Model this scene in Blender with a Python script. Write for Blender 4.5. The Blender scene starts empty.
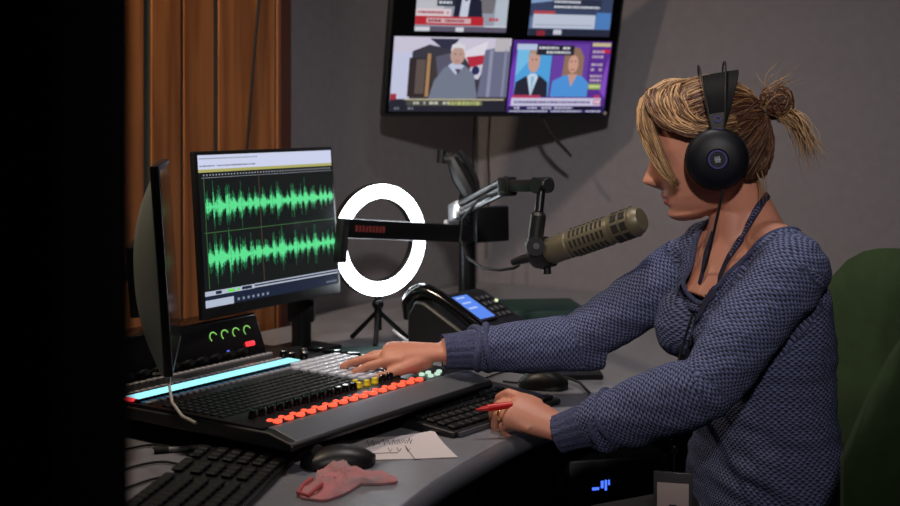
import bpy, bmesh, math, random
from mathutils import Vector as V, Matrix, Euler
random.seed(7)
PI = math.pi
# ---------------------------------------------------------------- camera
HC = 1.27          # camera height
FP = 1250.0        # focal length in pixels of a 900 px wide frame
HOR = 115.0        # row of the horizon
scn = bpy.context.scene
COL = scn.collection
cam_d = bpy.data.cameras.new('camera'); cam = bpy.data.objects.new('camera', cam_d); COL.objects.link(cam)
cam.location = (0, 0, HC); cam.rotation_euler = (PI/2, 0, 0)
cam_d.sensor_width = 36; cam_d.lens = FP/900*36; cam_d.shift_y = -(253-HOR)/900
cam_d.clip_start = 0.02
cam_d.dof.use_dof = True; cam_d.dof.focus_distance = 2.12; cam_d.dof.aperture_fstop = 4.5
scn.camera = cam
# ---------------------------------------------------------------- world, lights, exposure
w = bpy.data.worlds.new('world'); scn.world = w; w.use_nodes = True
w.node_tree.nodes['Background'].inputs[0].default_value = (0.75, 0.85, 1.0, 1)
w.node_tree.nodes['Background'].inputs[1].default_value = 0.012
scn.view_settings.view_transform = 'Standard'; scn.view_settings.look = 'None'
scn.view_settings.gamma = 1; scn.view_settings.exposure = 0.0
scn.view_settings.use_curve_mapping = False
def area(name, loc, target, size, power, color, spread=PI):
    d = bpy.data.lights.new(name, 'AREA'); d.shape = 'DISK'; d.size = size; d.energy = power; d.color = color; d.spread = spread
    o = bpy.data.objects.new(name, d); COL.objects.link(o); o.location = loc
    o.rotation_euler = (V(target)-V(loc)).to_track_quat('-Z', 'Y').to_euler()
    return o
area('doorway_ceiling_lamp', (0.08, -0.9, 2.5), (0.30, 3.7, 1.12), 0.16, 3.9, (1.0, 0.93, 0.90), 0.74)
area('wood_wall_fill', (-0.95, 2.0, 2.5), (-0.62, 2.9, 1.1), 0.14, 9, (1.0, 0.80, 0.60), 1.9)  # added unseen warm fill, brightens the planks and the silver monitor back
area('desk_downlight', (0.25, 2.2, 2.55), (0.45, 2.2, 0.8), 0.3, 5, (1.0, 0.93, 0.9), 2.0)
# ---------------------------------------------------------------- helpers
def pix(px, py, Y):            # measured place: bearing, drop below eye level, distance
    return V(((px-450)/FP*Y, Y, HC-(py-HOR)/FP*Y))
def onz(px, py, z):
    return pix(px, py, FP*(HC-z)/(py-HOR))
def mw(o):
    m = o.matrix_basis.copy()
    while o.parent: o = o.parent; m = o.matrix_basis @ m
    return m
def tag(o, label=None, cat=None, group=None, kind=None):
    if label: o['label'] = label
    if cat: o['category'] = cat
    if group: o['group'] = group
    if kind: o['kind'] = kind
    return o
def empty(name, loc, rz=0, label=None, cat=None, group=None):
    o = bpy.data.objects.new(name, None); COL.objects.link(o); o.location = loc; o.rotation_euler = (0, 0, rz)
    o.empty_display_size = 0.05
    return tag(o, label, cat, group)
def copy_tree(o, parent=None):
    c = o.copy(); COL.objects.link(c); c.parent = parent
    for ch in list(o.children): copy_tree(ch, c)
    return c
def frame(origin, x, z=(0, 0, 1)):     # matrix with X along x, Z near z
    x = V(x).normalized(); z = V(z); y = z.cross(x).normalized(); z = x.cross(y)
    m = Matrix((x, y, z)).transposed().to_4x4(); m.translation = V(origin); return m
def catmull(pts, n):
    P = [pts[0]*2-pts[1]]+pts+[pts[-1]*2-pts[-2]]; out = []; m = len(pts)-1
    for i in range(n):
        t = i/(n-1)*m; k = min(int(t), m-1); f_ = t-k; a_, b_, c_, d_ = P[k:k+4]
        out.append(((b_*2)+(c_-a_)*f_+(a_*2-b_*5+c_*4-d_)*f_*f_+(b_*3-a_-c_*3+d_)*f_**3)*.5)
    return out
class MB:
    def __init__(s, mat=None): s.v = []; s.f = []; s.mi = []; s.M = mat or Matrix.Identity(4); s.cur = 0
    def add(s, vs, fs, M=None):
        T = s.M @ M if M is not None else s.M
        n = len(s.v); s.v += [T @ V(p) for p in vs]; s.f += [[i+n for i in f] for f in fs]; s.mi += [s.cur]*len(fs); return s
    def box(s, x0, x1, y0, y1, z0, z1, M=None):
        vs = [(x, y, z) for z in (z0, z1) for y in (y0, y1) for x in (x0, x1)]
        return s.add(vs, [(0,2,3,1),(4,5,7,6),(0,1,5,4),(2,6,7,3),(0,4,6,2),(1,3,7,5)], M)
    def rbox(s, x0, x1, y0, y1, z0, z1, b=0.004, seg=2, M=None):   # bevelled box
        bm = bmesh.new(); bmesh.ops.create_cube(bm, size=1)
        for v in bm.verts: v.co = V(((x0+x1)/2+v.co.x*(x1-x0), (y0+y1)/2+v.co.y*(y1-y0), (z0+z1)/2+v.co.z*(z1-z0)))
        b = min(b, 0.49*min(x1-x0, y1-y0, z1-z0))
        bmesh.ops.bevel(bm, geom=bm.edges[:], offset=b, segments=seg, profile=0.5, affect='EDGES')
        bm.verts.index_update()
        s.add([v.co.copy() for v in bm.verts], [[v.index for v in f.verts] for f in bm.faces], M); bm.free(); return s
    def quad(s, pts): return s.add(pts, [tuple(range(len(pts)))])
    def rect(s, x0, x1, y0, y1, z=0): return s.add([(x0,y0,z),(x1,y0,z),(x1,y1,z),(x0,y1,z)], [(0,1,2,3)])
    def tube(s, pts, r, n=10, cap=True, M=None, flat=1.0, up=None):
        pts = [V(p) for p in pts]; k = len(pts)
        rs = r if isinstance(r, (list, tuple)) else [r]*k
        ts = [(pts[min(i+1,k-1)]-pts[max(i-1,0)]).normalized() for i in range(k)]
        a = V(up) if up is not None else V((0,0,1))
        if abs(a.dot(ts[0])) > .95: a = V((1,0,0))
        nn = (a-ts[0]*a.dot(ts[0])).normalized(); vs = []; fs = []
        for i in range(k):
            nn = (nn-ts[i]*nn.dot(ts[i]))
            nn = nn.normalized() if nn.length > 1e-6 else ts[i].orthogonal().normalized()
            bb = ts[i].cross(nn)
            for j in range(n):
                t = 2*PI*j/n
                vs.append(pts[i]+(nn*math.cos(t)*flat+bb*math.sin(t))*rs[i])
        for i in range(k-1):
            for j in range(n):
                j2 = (j+1) % n; fs.append((i*n+j, i*n+j2, (i+1)*n+j2, (i+1)*n+j))
        if cap: fs.append(tuple(range(n-1, -1, -1))); fs.append(tuple((k-1)*n+j for j in range(n)))
        return s.add(vs, fs, M)
    def cyl(s, p0, p1, r0, r1=None, n=20, M=None): return s.tube([p0, p1], [r0, r0 if r1 is None else r1], n, True, M)
    def lathe(s, prof, n=32, M=None):      # (r,z) pairs about Z
        vs = [(r*math.cos(2*PI*j/n), r*math.sin(2*PI*j/n), z) for r, z in prof for j in range(n)]
        fs = [(i*n+j, i*n+(j+1)%n, (i+1)*n+(j+1)%n, (i+1)*n+j) for i in range(len(prof)-1) for j in range(n)]
        if prof[0][0] > 1e-6: fs.append(tuple(range(n-1,-1,-1)))
        if prof[-1][0] > 1e-6: fs.append(tuple((len(prof)-1)*n+j for j in range(n)))
        return s.add(vs, fs, M)
    def ball(s, c, r, n=16, M=None):
        rx, ry, rz = (r, r, r) if not isinstance(r, (tuple, list)) else r
        T = Matrix.Translation(V(c)) @ (M if M is not None else Matrix.Identity(4)) @ Matrix.Diagonal((rx, ry, rz, 1))
        m = n//2; vs = [(0,0,1)]+[(math.sin(PI*i/m)*math.cos(2*PI*j/n), math.sin(PI*i/m)*math.sin(2*PI*j/n), math.cos(PI*i/m)) for i in range(1,m) for j in range(n)]+[(0,0,-1)]
        fs = [(0, 1+j, 1+(j+1)%n) for j in range(n)]
        for i in range(m-2):
            fs += [(1+i*n+j, 1+(i+1)*n+j, 1+(i+1)*n+(j+1)%n, 1+i*n+(j+1)%n) for j in range(n)]
        L = len(vs)-1; fs += [(L, 1+(m-2)*n+(j+1)%n, 1+(m-2)*n+j) for j in range(n)]
        return s.add(vs, fs, T)
    def prism(s, outline, z0, z1, M=None):
        n = len(outline); vs = [(x,y,z0) for x,y in outline]+[(x,y,z1) for x,y in outline]
        return s.add(vs, [tuple(range(n-1,-1,-1)), tuple(range(n,2*n))]+[(i,(i+1)%n,n+(i+1)%n,n+i) for i in range(n)], M)
    def mesh(s, name, mats, inv=None):
        me = bpy.data.meshes.new(name)
        vs = [inv @ p for p in s.v] if inv is not None else s.v
        me.from_pydata([tuple(p) for p in vs], [], s.f)
        for m in (mats if isinstance(mats, (list, tuple)) else [mats]): me.materials.append(m)
        me.polygons.foreach_set('material_index', s.mi); me.update()
        bm = bmesh.new(); bm.from_mesh(me)
        return me, bm
    def build(s, name, mats, parent=None, smooth=True, bevel=0, label=None, fix=True, angle=35, raw=False):
        inv = mw(parent).inverted() if parent and not raw else None
        me, bm = s.mesh(name, mats, inv)
        if fix: bmesh.ops.recalc_face_normals(bm, faces=bm.faces)
        bm.to_mesh(me); bm.free()
        o = bpy.data.objects.new(name, me); COL.objects.link(o); o.parent = parent
        if smooth:
            me.shade_smooth()
            me.set_sharp_from_angle(angle=math.radians(angle))
        if bevel:
            m = o.modifiers.new('bevel', 'BEVEL'); m.width = bevel; m.segments = 2; m.limit_method = 'ANGLE'
        if label: o['label'] = label
        return o
def at_origin(o, loc):     # move a top-level mesh's origin to loc without moving it
    o.data.transform(Matrix.Translation(-V(loc))); o.location = loc; return o
# ---------------------------------------------------------------- materials
def lin(c): return tuple(((x/255)/12.92 if x/255 <= .04045 else ((x/255+.055)/1.055)**2.4) for x in c)
def mat(name, rgb, rough=.5, metal=0, emit=None, es=1, spec=.5, bump=None, noise=None, coat=0, sss=0):
    m = bpy.data.materials.new(name); m.use_nodes = True; nt = m.node_tree; b = nt.nodes['Principled BSDF']
    b.inputs['Base Color'].default_value = (*lin(rgb), 1); b.inputs['Roughness'].default_value = rough
    b.inputs['Metallic'].default_value = metal; b.inputs['Specular IOR Level'].default_value = spec
    b.inputs['Coat Weight'].default_value = coat
    if sss: b.inputs['Subsurface Weight'].default_value = sss; b.inputs['Subsurface Scale'].default_value = .01; b.inputs['Subsurface Radius'].default_value = (1,.35,.2)
    if emit: b.inputs['Emission Color'].default_value = (*lin(emit), 1); b.inputs['Emission Strength'].default_value = es
    tc = None
    if bump or noise: tc = nt.nodes.new('ShaderNodeTexCoord')
    if noise:     # (scale, other colour)
        n = nt.nodes.new('ShaderNodeTexNoise'); n.inputs['Scale'].default_value = noise[0]; n.inputs['Detail'].default_value = 4
        nt.links.new(tc.outputs['Object'], n.inputs['Vector'])
        r = nt.nodes.new('ShaderNodeValToRGB'); r.color_ramp.elements[0].position = .3; r.color_ramp.elements[1].position = .7
        r.color_ramp.elements[0].color = (*lin(rgb), 1); r.color_ramp.elements[1].color = (*lin(noise[1]), 1)
        nt.links.new(n.outputs['Fac'], r.inputs[0]); nt.links.new(r.outputs[0], b.inputs['Base Color'])
    if bump:      # (scale, strength, distance)
        n = nt.nodes.new('ShaderNodeTexNoise'); n.inputs['Scale'].default_value = bump[0]; n.inputs['Detail'].default_value = 3
        nt.links.new(tc.outputs['Object'], n.inputs['Vector'])
        bp = nt.nodes.new('ShaderNodeBump'); bp.inputs['Strength'].default_value = bump[1]; bp.inputs['Distance'].default_value = bump[2]
        nt.links.new(n.outputs['Fac'], bp.inputs['Height']); nt.links.new(bp.outputs[0], b.inputs['Normal'])
    return m
def glow(name, rgb, s=1.0): return mat(name, (8,8,9), .4, emit=rgb, es=s)
M_wall = mat('grey_wall_fabric', (118,114,118), .9, noise=(40,(124,120,124)), bump=(300,.25,.002))
M_ceil = mat('ceiling', (90,88,88), .9); M_floor = mat('dark_carpet', (34,33,36), .95, bump=(400,.5,.004))
M_black = mat('black_plastic', (20,20,22), .42); M_blackm = mat('matt_black', (13,13,14), .8)
M_jamb = mat('black_door_surround', (5,5,5), .95, spec=.1)
M_dark = mat('dark_grey_plastic', (40,41,45), .45); M_gloss = mat('gloss_black', (10,10,12), .12)
M_metal = mat('black_painted_metal', (26,27,30), .35, .6); M_steel = mat('steel', (170,172,178), .28, 1)
M_alu = mat('brushed_aluminium', (120,122,130), .42, .85); M_silver = mat('silver_plastic', (170,178,170), .4, .3)
M_desk = mat('grey_laminate', (128,128,135), .33, noise=(60,(120,120,128)), bump=(250,.05,.001))
M_trim = mat('desk_edge_trim', (96,97,104), .3, .2)
M_skin = mat('skin', (205,142,118), .48, noise=(18,(196,130,106)), bump=(260,.12,.001), sss=.12)
M_lip = mat('lips', (170,92,86), .4)
M_green = mat('green_upholstery', (40,62,26), .9, bump=(500,.4,.002), noise=(30,(35,54,22)))
M_beige = mat('microphone_beige', (104,97,78), .45, .35); M_slot = mat('microphone_slots', (26,24,20), .8)
M_paper = mat('paper', (215,205,208), .8); M_pink = mat('pink_cloth', (212,130,134), .9, noise=(32,(158,132,136)), bump=(350,.5,.002))
M_red = mat('red_plastic', (200,22,20), .35); M_white = mat('white_plastic', (215,215,218), .4)
M_teal = mat('dark_green_card', (26,58,52), .6); M_navy = mat('navy_ribbon', (26,28,58), .75)
M_trs = mat('black_trousers', (12,12,14), .9, bump=(200,.3,.002)); M_gold = mat('gold', (230,190,120), .2, 1)
M_tvb = mat('screen_black', (4,4,6), .25)
def wood_mat():
    m = bpy.data.materials.new('oak_panel'); m.use_nodes = True; nt = m.node_tree; b = nt.nodes['Principled BSDF']; N = nt.nodes.new; L = nt.links.new
    tc = N('ShaderNodeTexCoord'); mp = N('ShaderNodeMapping'); mp.inputs['Scale'].default_value = (1, 1, .07)
    oi = N('ShaderNodeObjectInfo'); ad = N('ShaderNodeVectorMath'); ad.operation = 'ADD'
    cb = N('ShaderNodeCombineXYZ'); mu = N('ShaderNodeMath'); mu.operation = 'MULTIPLY'; mu.inputs[1].default_value = 40
    L(oi.outputs['Random'], mu.inputs[0]); L(mu.outputs[0], cb.inputs[0]); L(mu.outputs[0], cb.inputs[2])
    L(tc.outputs['Object'], ad.inputs[0]); L(cb.outputs[0], ad.inputs[1]); L(ad.outputs[0], mp.inputs['Vector'])
    wv = N('ShaderNodeTexWave'); wv.inputs['Scale'].default_value = 9; wv.inputs['Distortion'].default_value = 14; wv.inputs['Detail'].default_value = 4; wv.inputs['Detail Scale'].default_value = 1.2
    L(mp.outputs[0], wv.inputs['Vector'])
    ns = N('ShaderNodeTexNoise'); ns.inputs['Scale'].default_value = 90; ns.inputs['Detail'].default_value = 6; L(mp.outputs[0], ns.inputs['Vector'])
    mx = N('ShaderNodeMath'); mx.operation = 'MULTIPLY_ADD'; mx.inputs[1].default_value = .55; L(wv.outputs['Fac'], mx.inputs[0]); 
    m2 = N('ShaderNodeMath'); m2.operation = 'MULTIPLY'; m2.inputs[1].default_value = .45; L(ns.outputs['Fac'], m2.inputs[0]); L(m2.outputs[0], mx.inputs[2])
    r = N('ShaderNodeValToRGB'); e = r.color_ramp.elements
    e[0].position = .0; e[0].color = (*lin((176,112,62)), 1); e[1].position = 1.0; e[1].color = (*lin((122,68,32)), 1)
    L(mx.outputs[0], r.inputs[0]); L(r.outputs[0], b.inputs['Base Color']); b.inputs['Roughness'].default_value = .5
    return m
M_wood = wood_mat(); M_wooddark = mat('dark_wood_edge', (70,34,22), .6); M_groove = mat('groove', (84,88,80), .9)
def knit_mat(name):
    # staggered open stitches laid out by the mesh attribute 'stitch' (metres round and along each limb)
    m = bpy.data.materials.new(name); m.use_nodes = True; nt = m.node_tree; b = nt.nodes['Principled BSDF']; N = nt.nodes.new; L = nt.links.new
    at = N('ShaderNodeAttribute'); at.attribute_name = 'stitch'
    ns = N('ShaderNodeTexNoise'); ns.inputs['Scale'].default_value = 22; ns.inputs['Detail'].default_value = 3
    tc = N('ShaderNodeTexCoord'); L(tc.outputs['Object'], ns.inputs['Vector'])
    dm = N('ShaderNodeVectorMath'); dm.operation = 'MULTIPLY_ADD'; dm.inputs[1].default_value = (.010,.010,.010)
    L(ns.outputs['Color'], dm.inputs[0]); L(at.outputs['Vector'], dm.inputs[2])
    sx = N('ShaderNodeSeparateXYZ'); L(dm.outputs[0], sx.inputs[0])
    def mth(op, a_, b_=None):
        n = N('ShaderNodeMath'); n.operation = op
        for i, q in enumerate((a_, b_)):
            if q is None: continue
            if isinstance(q, (int, float)): n.inputs[i].default_value = q
            else: L(q, n.inputs[i])
        return n.outputs[0]
    p = mth('MULTIPLY', sx.outputs['X'], 2*PI/.0098); q = mth('MULTIPLY', sx.outputs['Y'], 2*PI/.0086)
    zig = mth('MULTIPLY', mth('SINE', p), .9)
    f = mth('ADD', mth('MULTIPLY', mth('SINE', p), mth('SINE', q)), mth('MULTIPLY', mth('SINE', mth('ADD', mth('MULTIPLY', q, 2.0), zig)), .45))
    f = mth('ADD', mth('MULTIPLY', f, .36), .5)
    n2 = N('ShaderNodeTexNoise'); n2.inputs['Scale'].default_value = 160; L(tc.outputs['Object'], n2.inputs['Vector'])
    f = mth('ADD', f, mth('MULTIPLY', mth('SUBTRACT', n2.outputs['Fac'], .5), .35))
    r = N('ShaderNodeValToRGB'); e = r.color_ramp.elements
    e[0].position = .18; e[0].color = (*lin((38,34,44)), 1); e[1].position = .80; e[1].color = (*lin((112,122,164)), 1)
    x = r.color_ramp.elements.new(.42); x.color = (*lin((72,77,104)), 1)
    L(f, r.inputs[0]); L(r.outputs[0], b.inputs['Base Color'])
    bp = N('ShaderNodeBump'); bp.inputs['Strength'].default_value = .65; bp.inputs['Distance'].default_value = .0022
    L(f, bp.inputs['Height']); L(bp.outputs[0], b.inputs['Normal'])
    b.inputs['Roughness'].default_value = .9; b.inputs['Specular IOR Level'].default_value = .2
    return m
M_knit = knit_mat('blue_open_knit'); M_rib = mat('blue_rib_knit', (84,91,128), .95, bump=(420,.9,.004), noise=(260,(58,62,90)))
HAIRS = [mat('hair_%s' % n, c, .5, spec=.35) for n, c in (('ash',(104,78,56)),('honey',(138,104,70)),('light',(190,152,110)),('auburn',(82,46,30)),('deep',(60,40,30)))]
# ---------------------------------------------------------------- directions of the place (desk and walls share them)
A = V((.57,.82,0)).normalized(); B = V((-A.y, A.x, 0))     # A: along the desk edge, away; B: towards the wood wall
DZ = .74                                                     # desk top
CORNER = V((.09, 4.0, 0))
CH = 2.7
# ---------------------------------------------------------------- structure
def wall(name, p0, p1, thick, m, out, z1=CH, z0=0):
    p0 = V(p0); p1 = V(p1); d = (p1-p0); b = MB(frame(p0, d))
    s = 1 if (V((0,0,1)).cross(d)).dot(V(out)) > 0 else -1
    y0, y1 = sorted((0, s*thick)); b.box(0, d.length, y0, y1, z0, z1)
    o = b.build(name, m, smooth=False); return tag(o, kind='structure')
WE = CORNER - A*.955          # where the wood panelling starts
wall('wall_left', CORNER, CORNER-A*3.6, .1, M_wall, B)
wall('wall_right', CORNER, CORNER-B*3.2, .1, M_wall, A)
tag(MB().box(-2.6, 3.4, -1.6, 5.2, -.1, 0).build('floor', M_floor, smooth=False), kind='structure')
tag(MB().box(-2.6, 3.4, -1.6, 5.2, CH, CH+.1).build('ceiling', M_ceil, smooth=False), kind='structure')
tag(MB().box(-1.6, -.1700, .54, .65, 0, CH).build('wall_front', M_jamb, smooth=False), kind='structure')
tag(MB().box(-.180, -.1675, .525, .66, 0, CH).build('trim_1', M_jamb, bevel=.004), kind='structure')
# wood panelling
pan = empty('wood_panelling', WE+V((0,0,0)), 0, 'warm oak plank panelling on the wall behind the two monitors', 'wall panelling')
fr = frame(WE-B*.05, -A)       # x runs from the right end towards the left, y = -B... (into the room is +y or -y)
sgn = 1 if (fr.to_3x3() @ V((0,1,0))).dot(-B) > 0 else -1
b = MB(fr); ys = sorted((0, -sgn*.045)); b.box(.035, 1.6, min(ys[0],ys[1]), 0, 0, CH-.002) if sgn > 0 else b.box(.035, 1.6, 0, max(ys), 0, CH-.002); b.build('backing', M_groove, pan, smooth=False)
def plank(x0, x1, x0t=None, x1t=None):
    b = MB(fr); x0t = x0 if x0t is None else x0t; x1t = x1 if x1t is None else x1t
    y0, y1 = (0, sgn*.006)
    vs = [(x0,y0,.0),(x1,y0,.0),(x1t,y0,CH-.002),(x0t,y0,CH-.002),(x0,y1,.0),(x1,y1,.0),(x1t,y1,CH-.002),(x0t,y1,CH-.002)]
    b.add(vs, [(0,1,2,3),(4,5,6,7),(0,1,5,4),(1,2,6,5),(2,3,7,6),(3,0,4,7)]); b.build('plank', M_wood, pan, smooth=False, bevel=.002)
def panx(px):      # distance along the panelling at a bearing
    k = (px-450)/FP; o = WE-B*.056; return (o.x-k*o.y)/(A.x-k*A.y)
gs = [(284,277,0,0),(275,219,0,0),(214,184,0,0),(181,152,0,0),(144,124,0,0),(120,98,0,0),(94,60,0,0)]
for l0, l1, t0, t1 in gs:
    plank(panx(l0), panx(l1))
b = MB(fr); ys = sorted((-sgn*.05, sgn*.012)); b.box(.0, .040, ys[0], ys[1], 0, CH-.002); b.build('end_board', M_wooddark, pan, smooth=False, bevel=.002)

def onpan(px, py, off=.0):
    t = panx(px); p_ = WE-B*(.056+.005+off)-A*t; return V((p_.x, p_.y, HC-(py-HOR)/FP*p_.y))
tag(MB().tube([onpan(266,-110), onpan(259,-20), onpan(251,75), onpan(244,168), onpan(243,260)], .0035, 8).build('cable', M_blackm), 'thin black cable running slightly slanted down the oak planks', 'cable')
# ---------------------------------------------------------------- desk
edge = [(-.22,1.30),(-.16,1.46),(-.105,1.60),(-.062,1.71),(-.023,1.815),(.031,1.925),(.099,2.055),(.185,2.19),(.277,2.315),(.392,2.45),(.53,2.60),(.70,2.76),(.90,2.92)]
def smooth_poly(p, k=2):
    p = [V((x,y,0)) for x,y in p]
    for _ in range(k):
        q = [p[0]]
        for i in range(len(p)-1): q += [p[i]*.75+p[i+1]*.25, p[i]*.25+p[i+1]*.75]
        p = q+[p[-1]]
    return p
ed = smooth_poly(edge)
desk = empty('studio_desk', (-.2, 2.3, 0), 0, 'long curved grey studio desk with rounded dark edge the equipment stands on', 'desk')
def onwall_r(t, off=.003): return CORNER-B*t-A*off
back = [CORNER-B*1.02-A*.02, CORNER-A*.02-B*.02, CORNER-A*2.55-B*.075+V((0,0,0))]
back = [CORNER-B*1.0-A*.012, CORNER-A*.012-B*.012, WE-B*.012, WE-B*.085, CORNER-A*2.6-B*.085, V((-1.25,1.30,0))]
out = [(p.x,p.y) for p in ed]+[(p.x,p.y) for p in back]
MB().prism(out, DZ-.032, DZ).build('desk_top', M_desk, desk, smooth=False)
b = MB(); b.tube([p+V((0,0,DZ-.017)) for p in ed], .0175, 14); b.build('edge_trim', M_trim, desk)
for p, q in ((V((-.35,1.5,0)), V((-.62,1.9,0))), (V((.42,2.72,0)), V((.35,3.05,0))), (V((-.7,1.6,0)), V((-.9,1.95,0)))):
    d = q-p; MB(frame(p, d)).box(0, d.length, -.012, .012, 0, DZ-.032).build('leg', M_blackm, desk, smooth=False)

# ---------------------------------------------------------------- console
SN = V((0,0,1))
FL = V((-.21,1.877,0))
con = empty('mixing_console', FL+A*.24+B*.24+V((0,0,DZ)), 0, 'wide black audio mixing console with lit blue strip and orange buttons on the desk', 'mixing console')
cf = frame(FL+V((0,0,DZ)), A)       # x along A, y along B, z up
ZS = .058                            # height of the working face above the desk
b = MB(cf)
prof = [(-.002,.033),(-.006,.040),(.0,.046),(.045,ZS-.002),(.47,ZS-.006),(.60,ZS-.006),(.60,.033)]
def exl(b, prof, x0, x1):
    n = len(prof); b.add([(x0,y,z) for y,z in prof]+[(x1,y,z) for y,z in prof], [tuple(range(n)), tuple(range(2*n-1,n-1,-1))]+[(i,(i+1)%n,n+(i+1)%n,n+i) for i in range(n)])
exl(b, prof, -.045, .50); b.build('body', M_black, con, bevel=.003)
MB(cf).rbox(.04,.42,.085,.56,0,.033,.003).build('plinth', M_blackm, con)
b = MB(cf); exl(b, [(.0,.0465),(.044,ZS+.0005),(.058,ZS+.001),(.058,ZS-.006),(.0,.040)], -.03, .496); b.build('wrist_rest', mat('dark_anodised', (112,114,122), .38, .45), con, label='dark grey anodised front rail', bevel=.001)
b = MB(cf); b.rbox(-.04,.495,.06,.47,ZS-.006,ZS+.001,.001); b.build('control_panel', mat('console_face', (34,35,40), .3, .4, bump=(900,.1,.0005)), con)
# low dark keys of the face (a regular pattern of the panel)
b = MB(cf)
for i in range(23):
    for j in range(8):
        x = -.028+i*.0145; y = .155+j*.018
        b.rbox(x, x+.0115, y, y+.011, ZS, ZS+.0035, .001, 1)
b.build('key_field', mat('dark_keys', (30,29,31), .5), con, label='field of low dark keys')
# lit blue meter strip
b = MB(cf); b.rbox(-.035,.372,.342,.380,ZS,ZS+.006,.001); b.build('meter_strip_housing', M_gloss, con)
blue = glow('cyan_meter', (150,228,242), 1.35)
for i in range(24):
    x = -.030+i*.0166
    MB(cf).rbox(x, x+.0155, .345,.377, ZS+.004, ZS+.0075, .001, 1).build('meter_segment', blue, con)
MB(cf).rbox(-.041,-.032,.349,.37,ZS+.003,ZS+.0075,.001,1).build('indicator', glow('red_led', (255,60,70), 1.2), con, label='red end light')
# rows of small pale keys
pk = mat('pale_keys', (150,148,155), .5)
m0 = None
for row, y in ((0,.322),(1,.400),(2,.452)):
    for i in range(28 if row != 2 else 30):
        x = -.028+i*.0146
        if m0 is None:
            m0 = MB().rbox(-.0052,.0052,-.005,.005,0,.005,.001,1).build('channel_key', pk, con, raw=True); key0 = m0; o = m0
        else: o = m0.copy(); COL.objects.link(o); o.parent = con
        loc = cf @ V((x, y, ZS)); o.matrix_basis = mw(con).inverted() @ (Matrix.Translation(loc) @ frame((0,0,0), A))
# blue-edged shade slots under strip
b = MB(cf)
for i in range(24): b.box(-.028+i*.0166, -.016+i*.0166, .333, .342, ZS, ZS+.002)
b.build('slot_row', glow('dim_blue', (40,90,125), .6), con)
# orange buttons
org = glow('orange_button', (255,82,56), 1.9)
def inst(proto, loc, parent, x=A, sc=1):
    o = proto.copy(); COL.objects.link(o); o.parent = parent
    o.matrix_basis = mw(parent).inverted() @ (Matrix.Translation(loc) @ frame((0,0,0), x) @ Matrix.Scale(sc,4)); return o
ob = None
def place(proto_fn, loc):
    pass
b0 = MB().rbox(-.0056,.0056,-.0056,.0056,0,.006,.0015,2).build('fader_button', org, con, raw=True)
first = True
for r_, y in enumerate((.066,.082)):
    for i in range(15):
        x = .0+i*.0262
        loc = cf @ V((x, y, ZS)); 
        if first: b0.matrix_basis = mw(con).inverted() @ (Matrix.Translation(loc) @ frame((0,0,0), A)); first = False
        else: inst(b0, loc, con, sc=1 if r_ == 0 else .68)
# knobs / fader caps
kprof = [(.0078,0),(.008,.003),(.0068,.005),(.0062,.012),(.0048,.0135),(0,.0135)]
kb = MB().lathe(kprof, 16).build('knob', M_gloss, con, raw=True); first = True
for i in range(19):
    loc = cf @ V((-.002+i*.0205, .116, ZS))
    if 13 <= i <= 15: continue
    if first: kb.matrix_basis = mw(con).inverted() @ Matrix.Translation(loc); first = False
    else: inst(kb, loc, con)
yk = MB().lathe([(r_*.85,z_*.8) for r_,z_ in kprof], 16).build('knob', mat('yellow_cap', (225,205,20), .4), con, label='yellow knob', raw=True)
yk.matrix_basis = mw(con).inverted() @ Matrix.Translation(cf @ V((.262,.118,ZS)))
for dx, dy in ((.022,.118),(.044,.118),(.012,.136)): inst(yk, cf @ V((.262+dx,dy,ZS)), con)
# black knobs by the far right, white keys that catch the lamp
for x, y in ((.36,.135),(.385,.135),(.40,.365),(.385,.385),(.415,.38),(.43,.395),(.39,.41)): inst(kb, cf @ V((x,y,ZS)), con, sc=1.1)
wk = MB().rbox(-.010,.010,-.008,.008,0,.006,.0015,2).build('white_key', mat('white_keycap', (205,208,222), .25), con, raw=True); first = True
for i in range(7):
    for j in range(9):
        if i == 0 and j > 7: continue
        loc = cf @ V((.322+i*.0225, .155+j*.0225, ZS))
        if first: wk.matrix_basis = mw(con).inverted() @ (Matrix.Translation(loc) @ frame((0,0,0), A)); first = False
        else: inst(wk, loc, con)
gw = MB().rbox(-.0045,.0045,-.004,.004,0,.006,.0015,2).build('lit_key', glow('pale_green', (205,240,215), .9), con, raw=True)
gw.matrix_basis = mw(con).inverted() @ (Matrix.Translation(cf @ V((.405,.088,ZS))) @ frame((0,0,0), A))
for dx, dy in ((.02,.0),(.0,-.02),(.02,-.02),(.04,-.01)): inst(gw, cf @ V((.405+dx,.088+dy,ZS)), con)
# dark keys with white rims along the far right end
for i in range(6): MB(cf).rbox(.466,.486,.15+i*.048,.185+i*.048,ZS,ZS+.008,.002).build('transport_key', M_gloss, con)
# meter bridge
mbf = cf @ Matrix.Translation((.035,.50,ZS-.008))
brd = MB(mbf); exl(brd, [(0,0),(.03,.074),(.036,.078),(.10,.078),(.10,0)], -.33, .405)
br = brd.build('meter_bridge', M_gloss, con, bevel=.002)
brf = mbf @ frame((0,0,0), (1,0,0), V((0,-.074,.03)).normalized())   # x along, y up the face, z out of face
def arc(b, c, r, a0, a1, t, z, n=14):
    for i in range(n):
        q = [(c[0]+rr*math.cos(t_), c[1]+rr*math.sin(t_), z) for rr, t_ in ((r,a0+(a1-a0)*i/n),(r+t,a0+(a1-a0)*i/n),(r+t,a0+(a1-a0)*(i+1)/n),(r,a0+(a1-a0)*(i+1)/n))]
        b.quad(q)
gar = glow('green_arc', (150,230,110), .9)
for i in range(4):
    b = MB(brf); arc(b, (.275+i*.031,.052), .0085, math.radians(20), math.radians(225), .0022, .0012); b.build('level_ring', gar, br, label='green level arc', smooth=False, fix=False)
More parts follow.
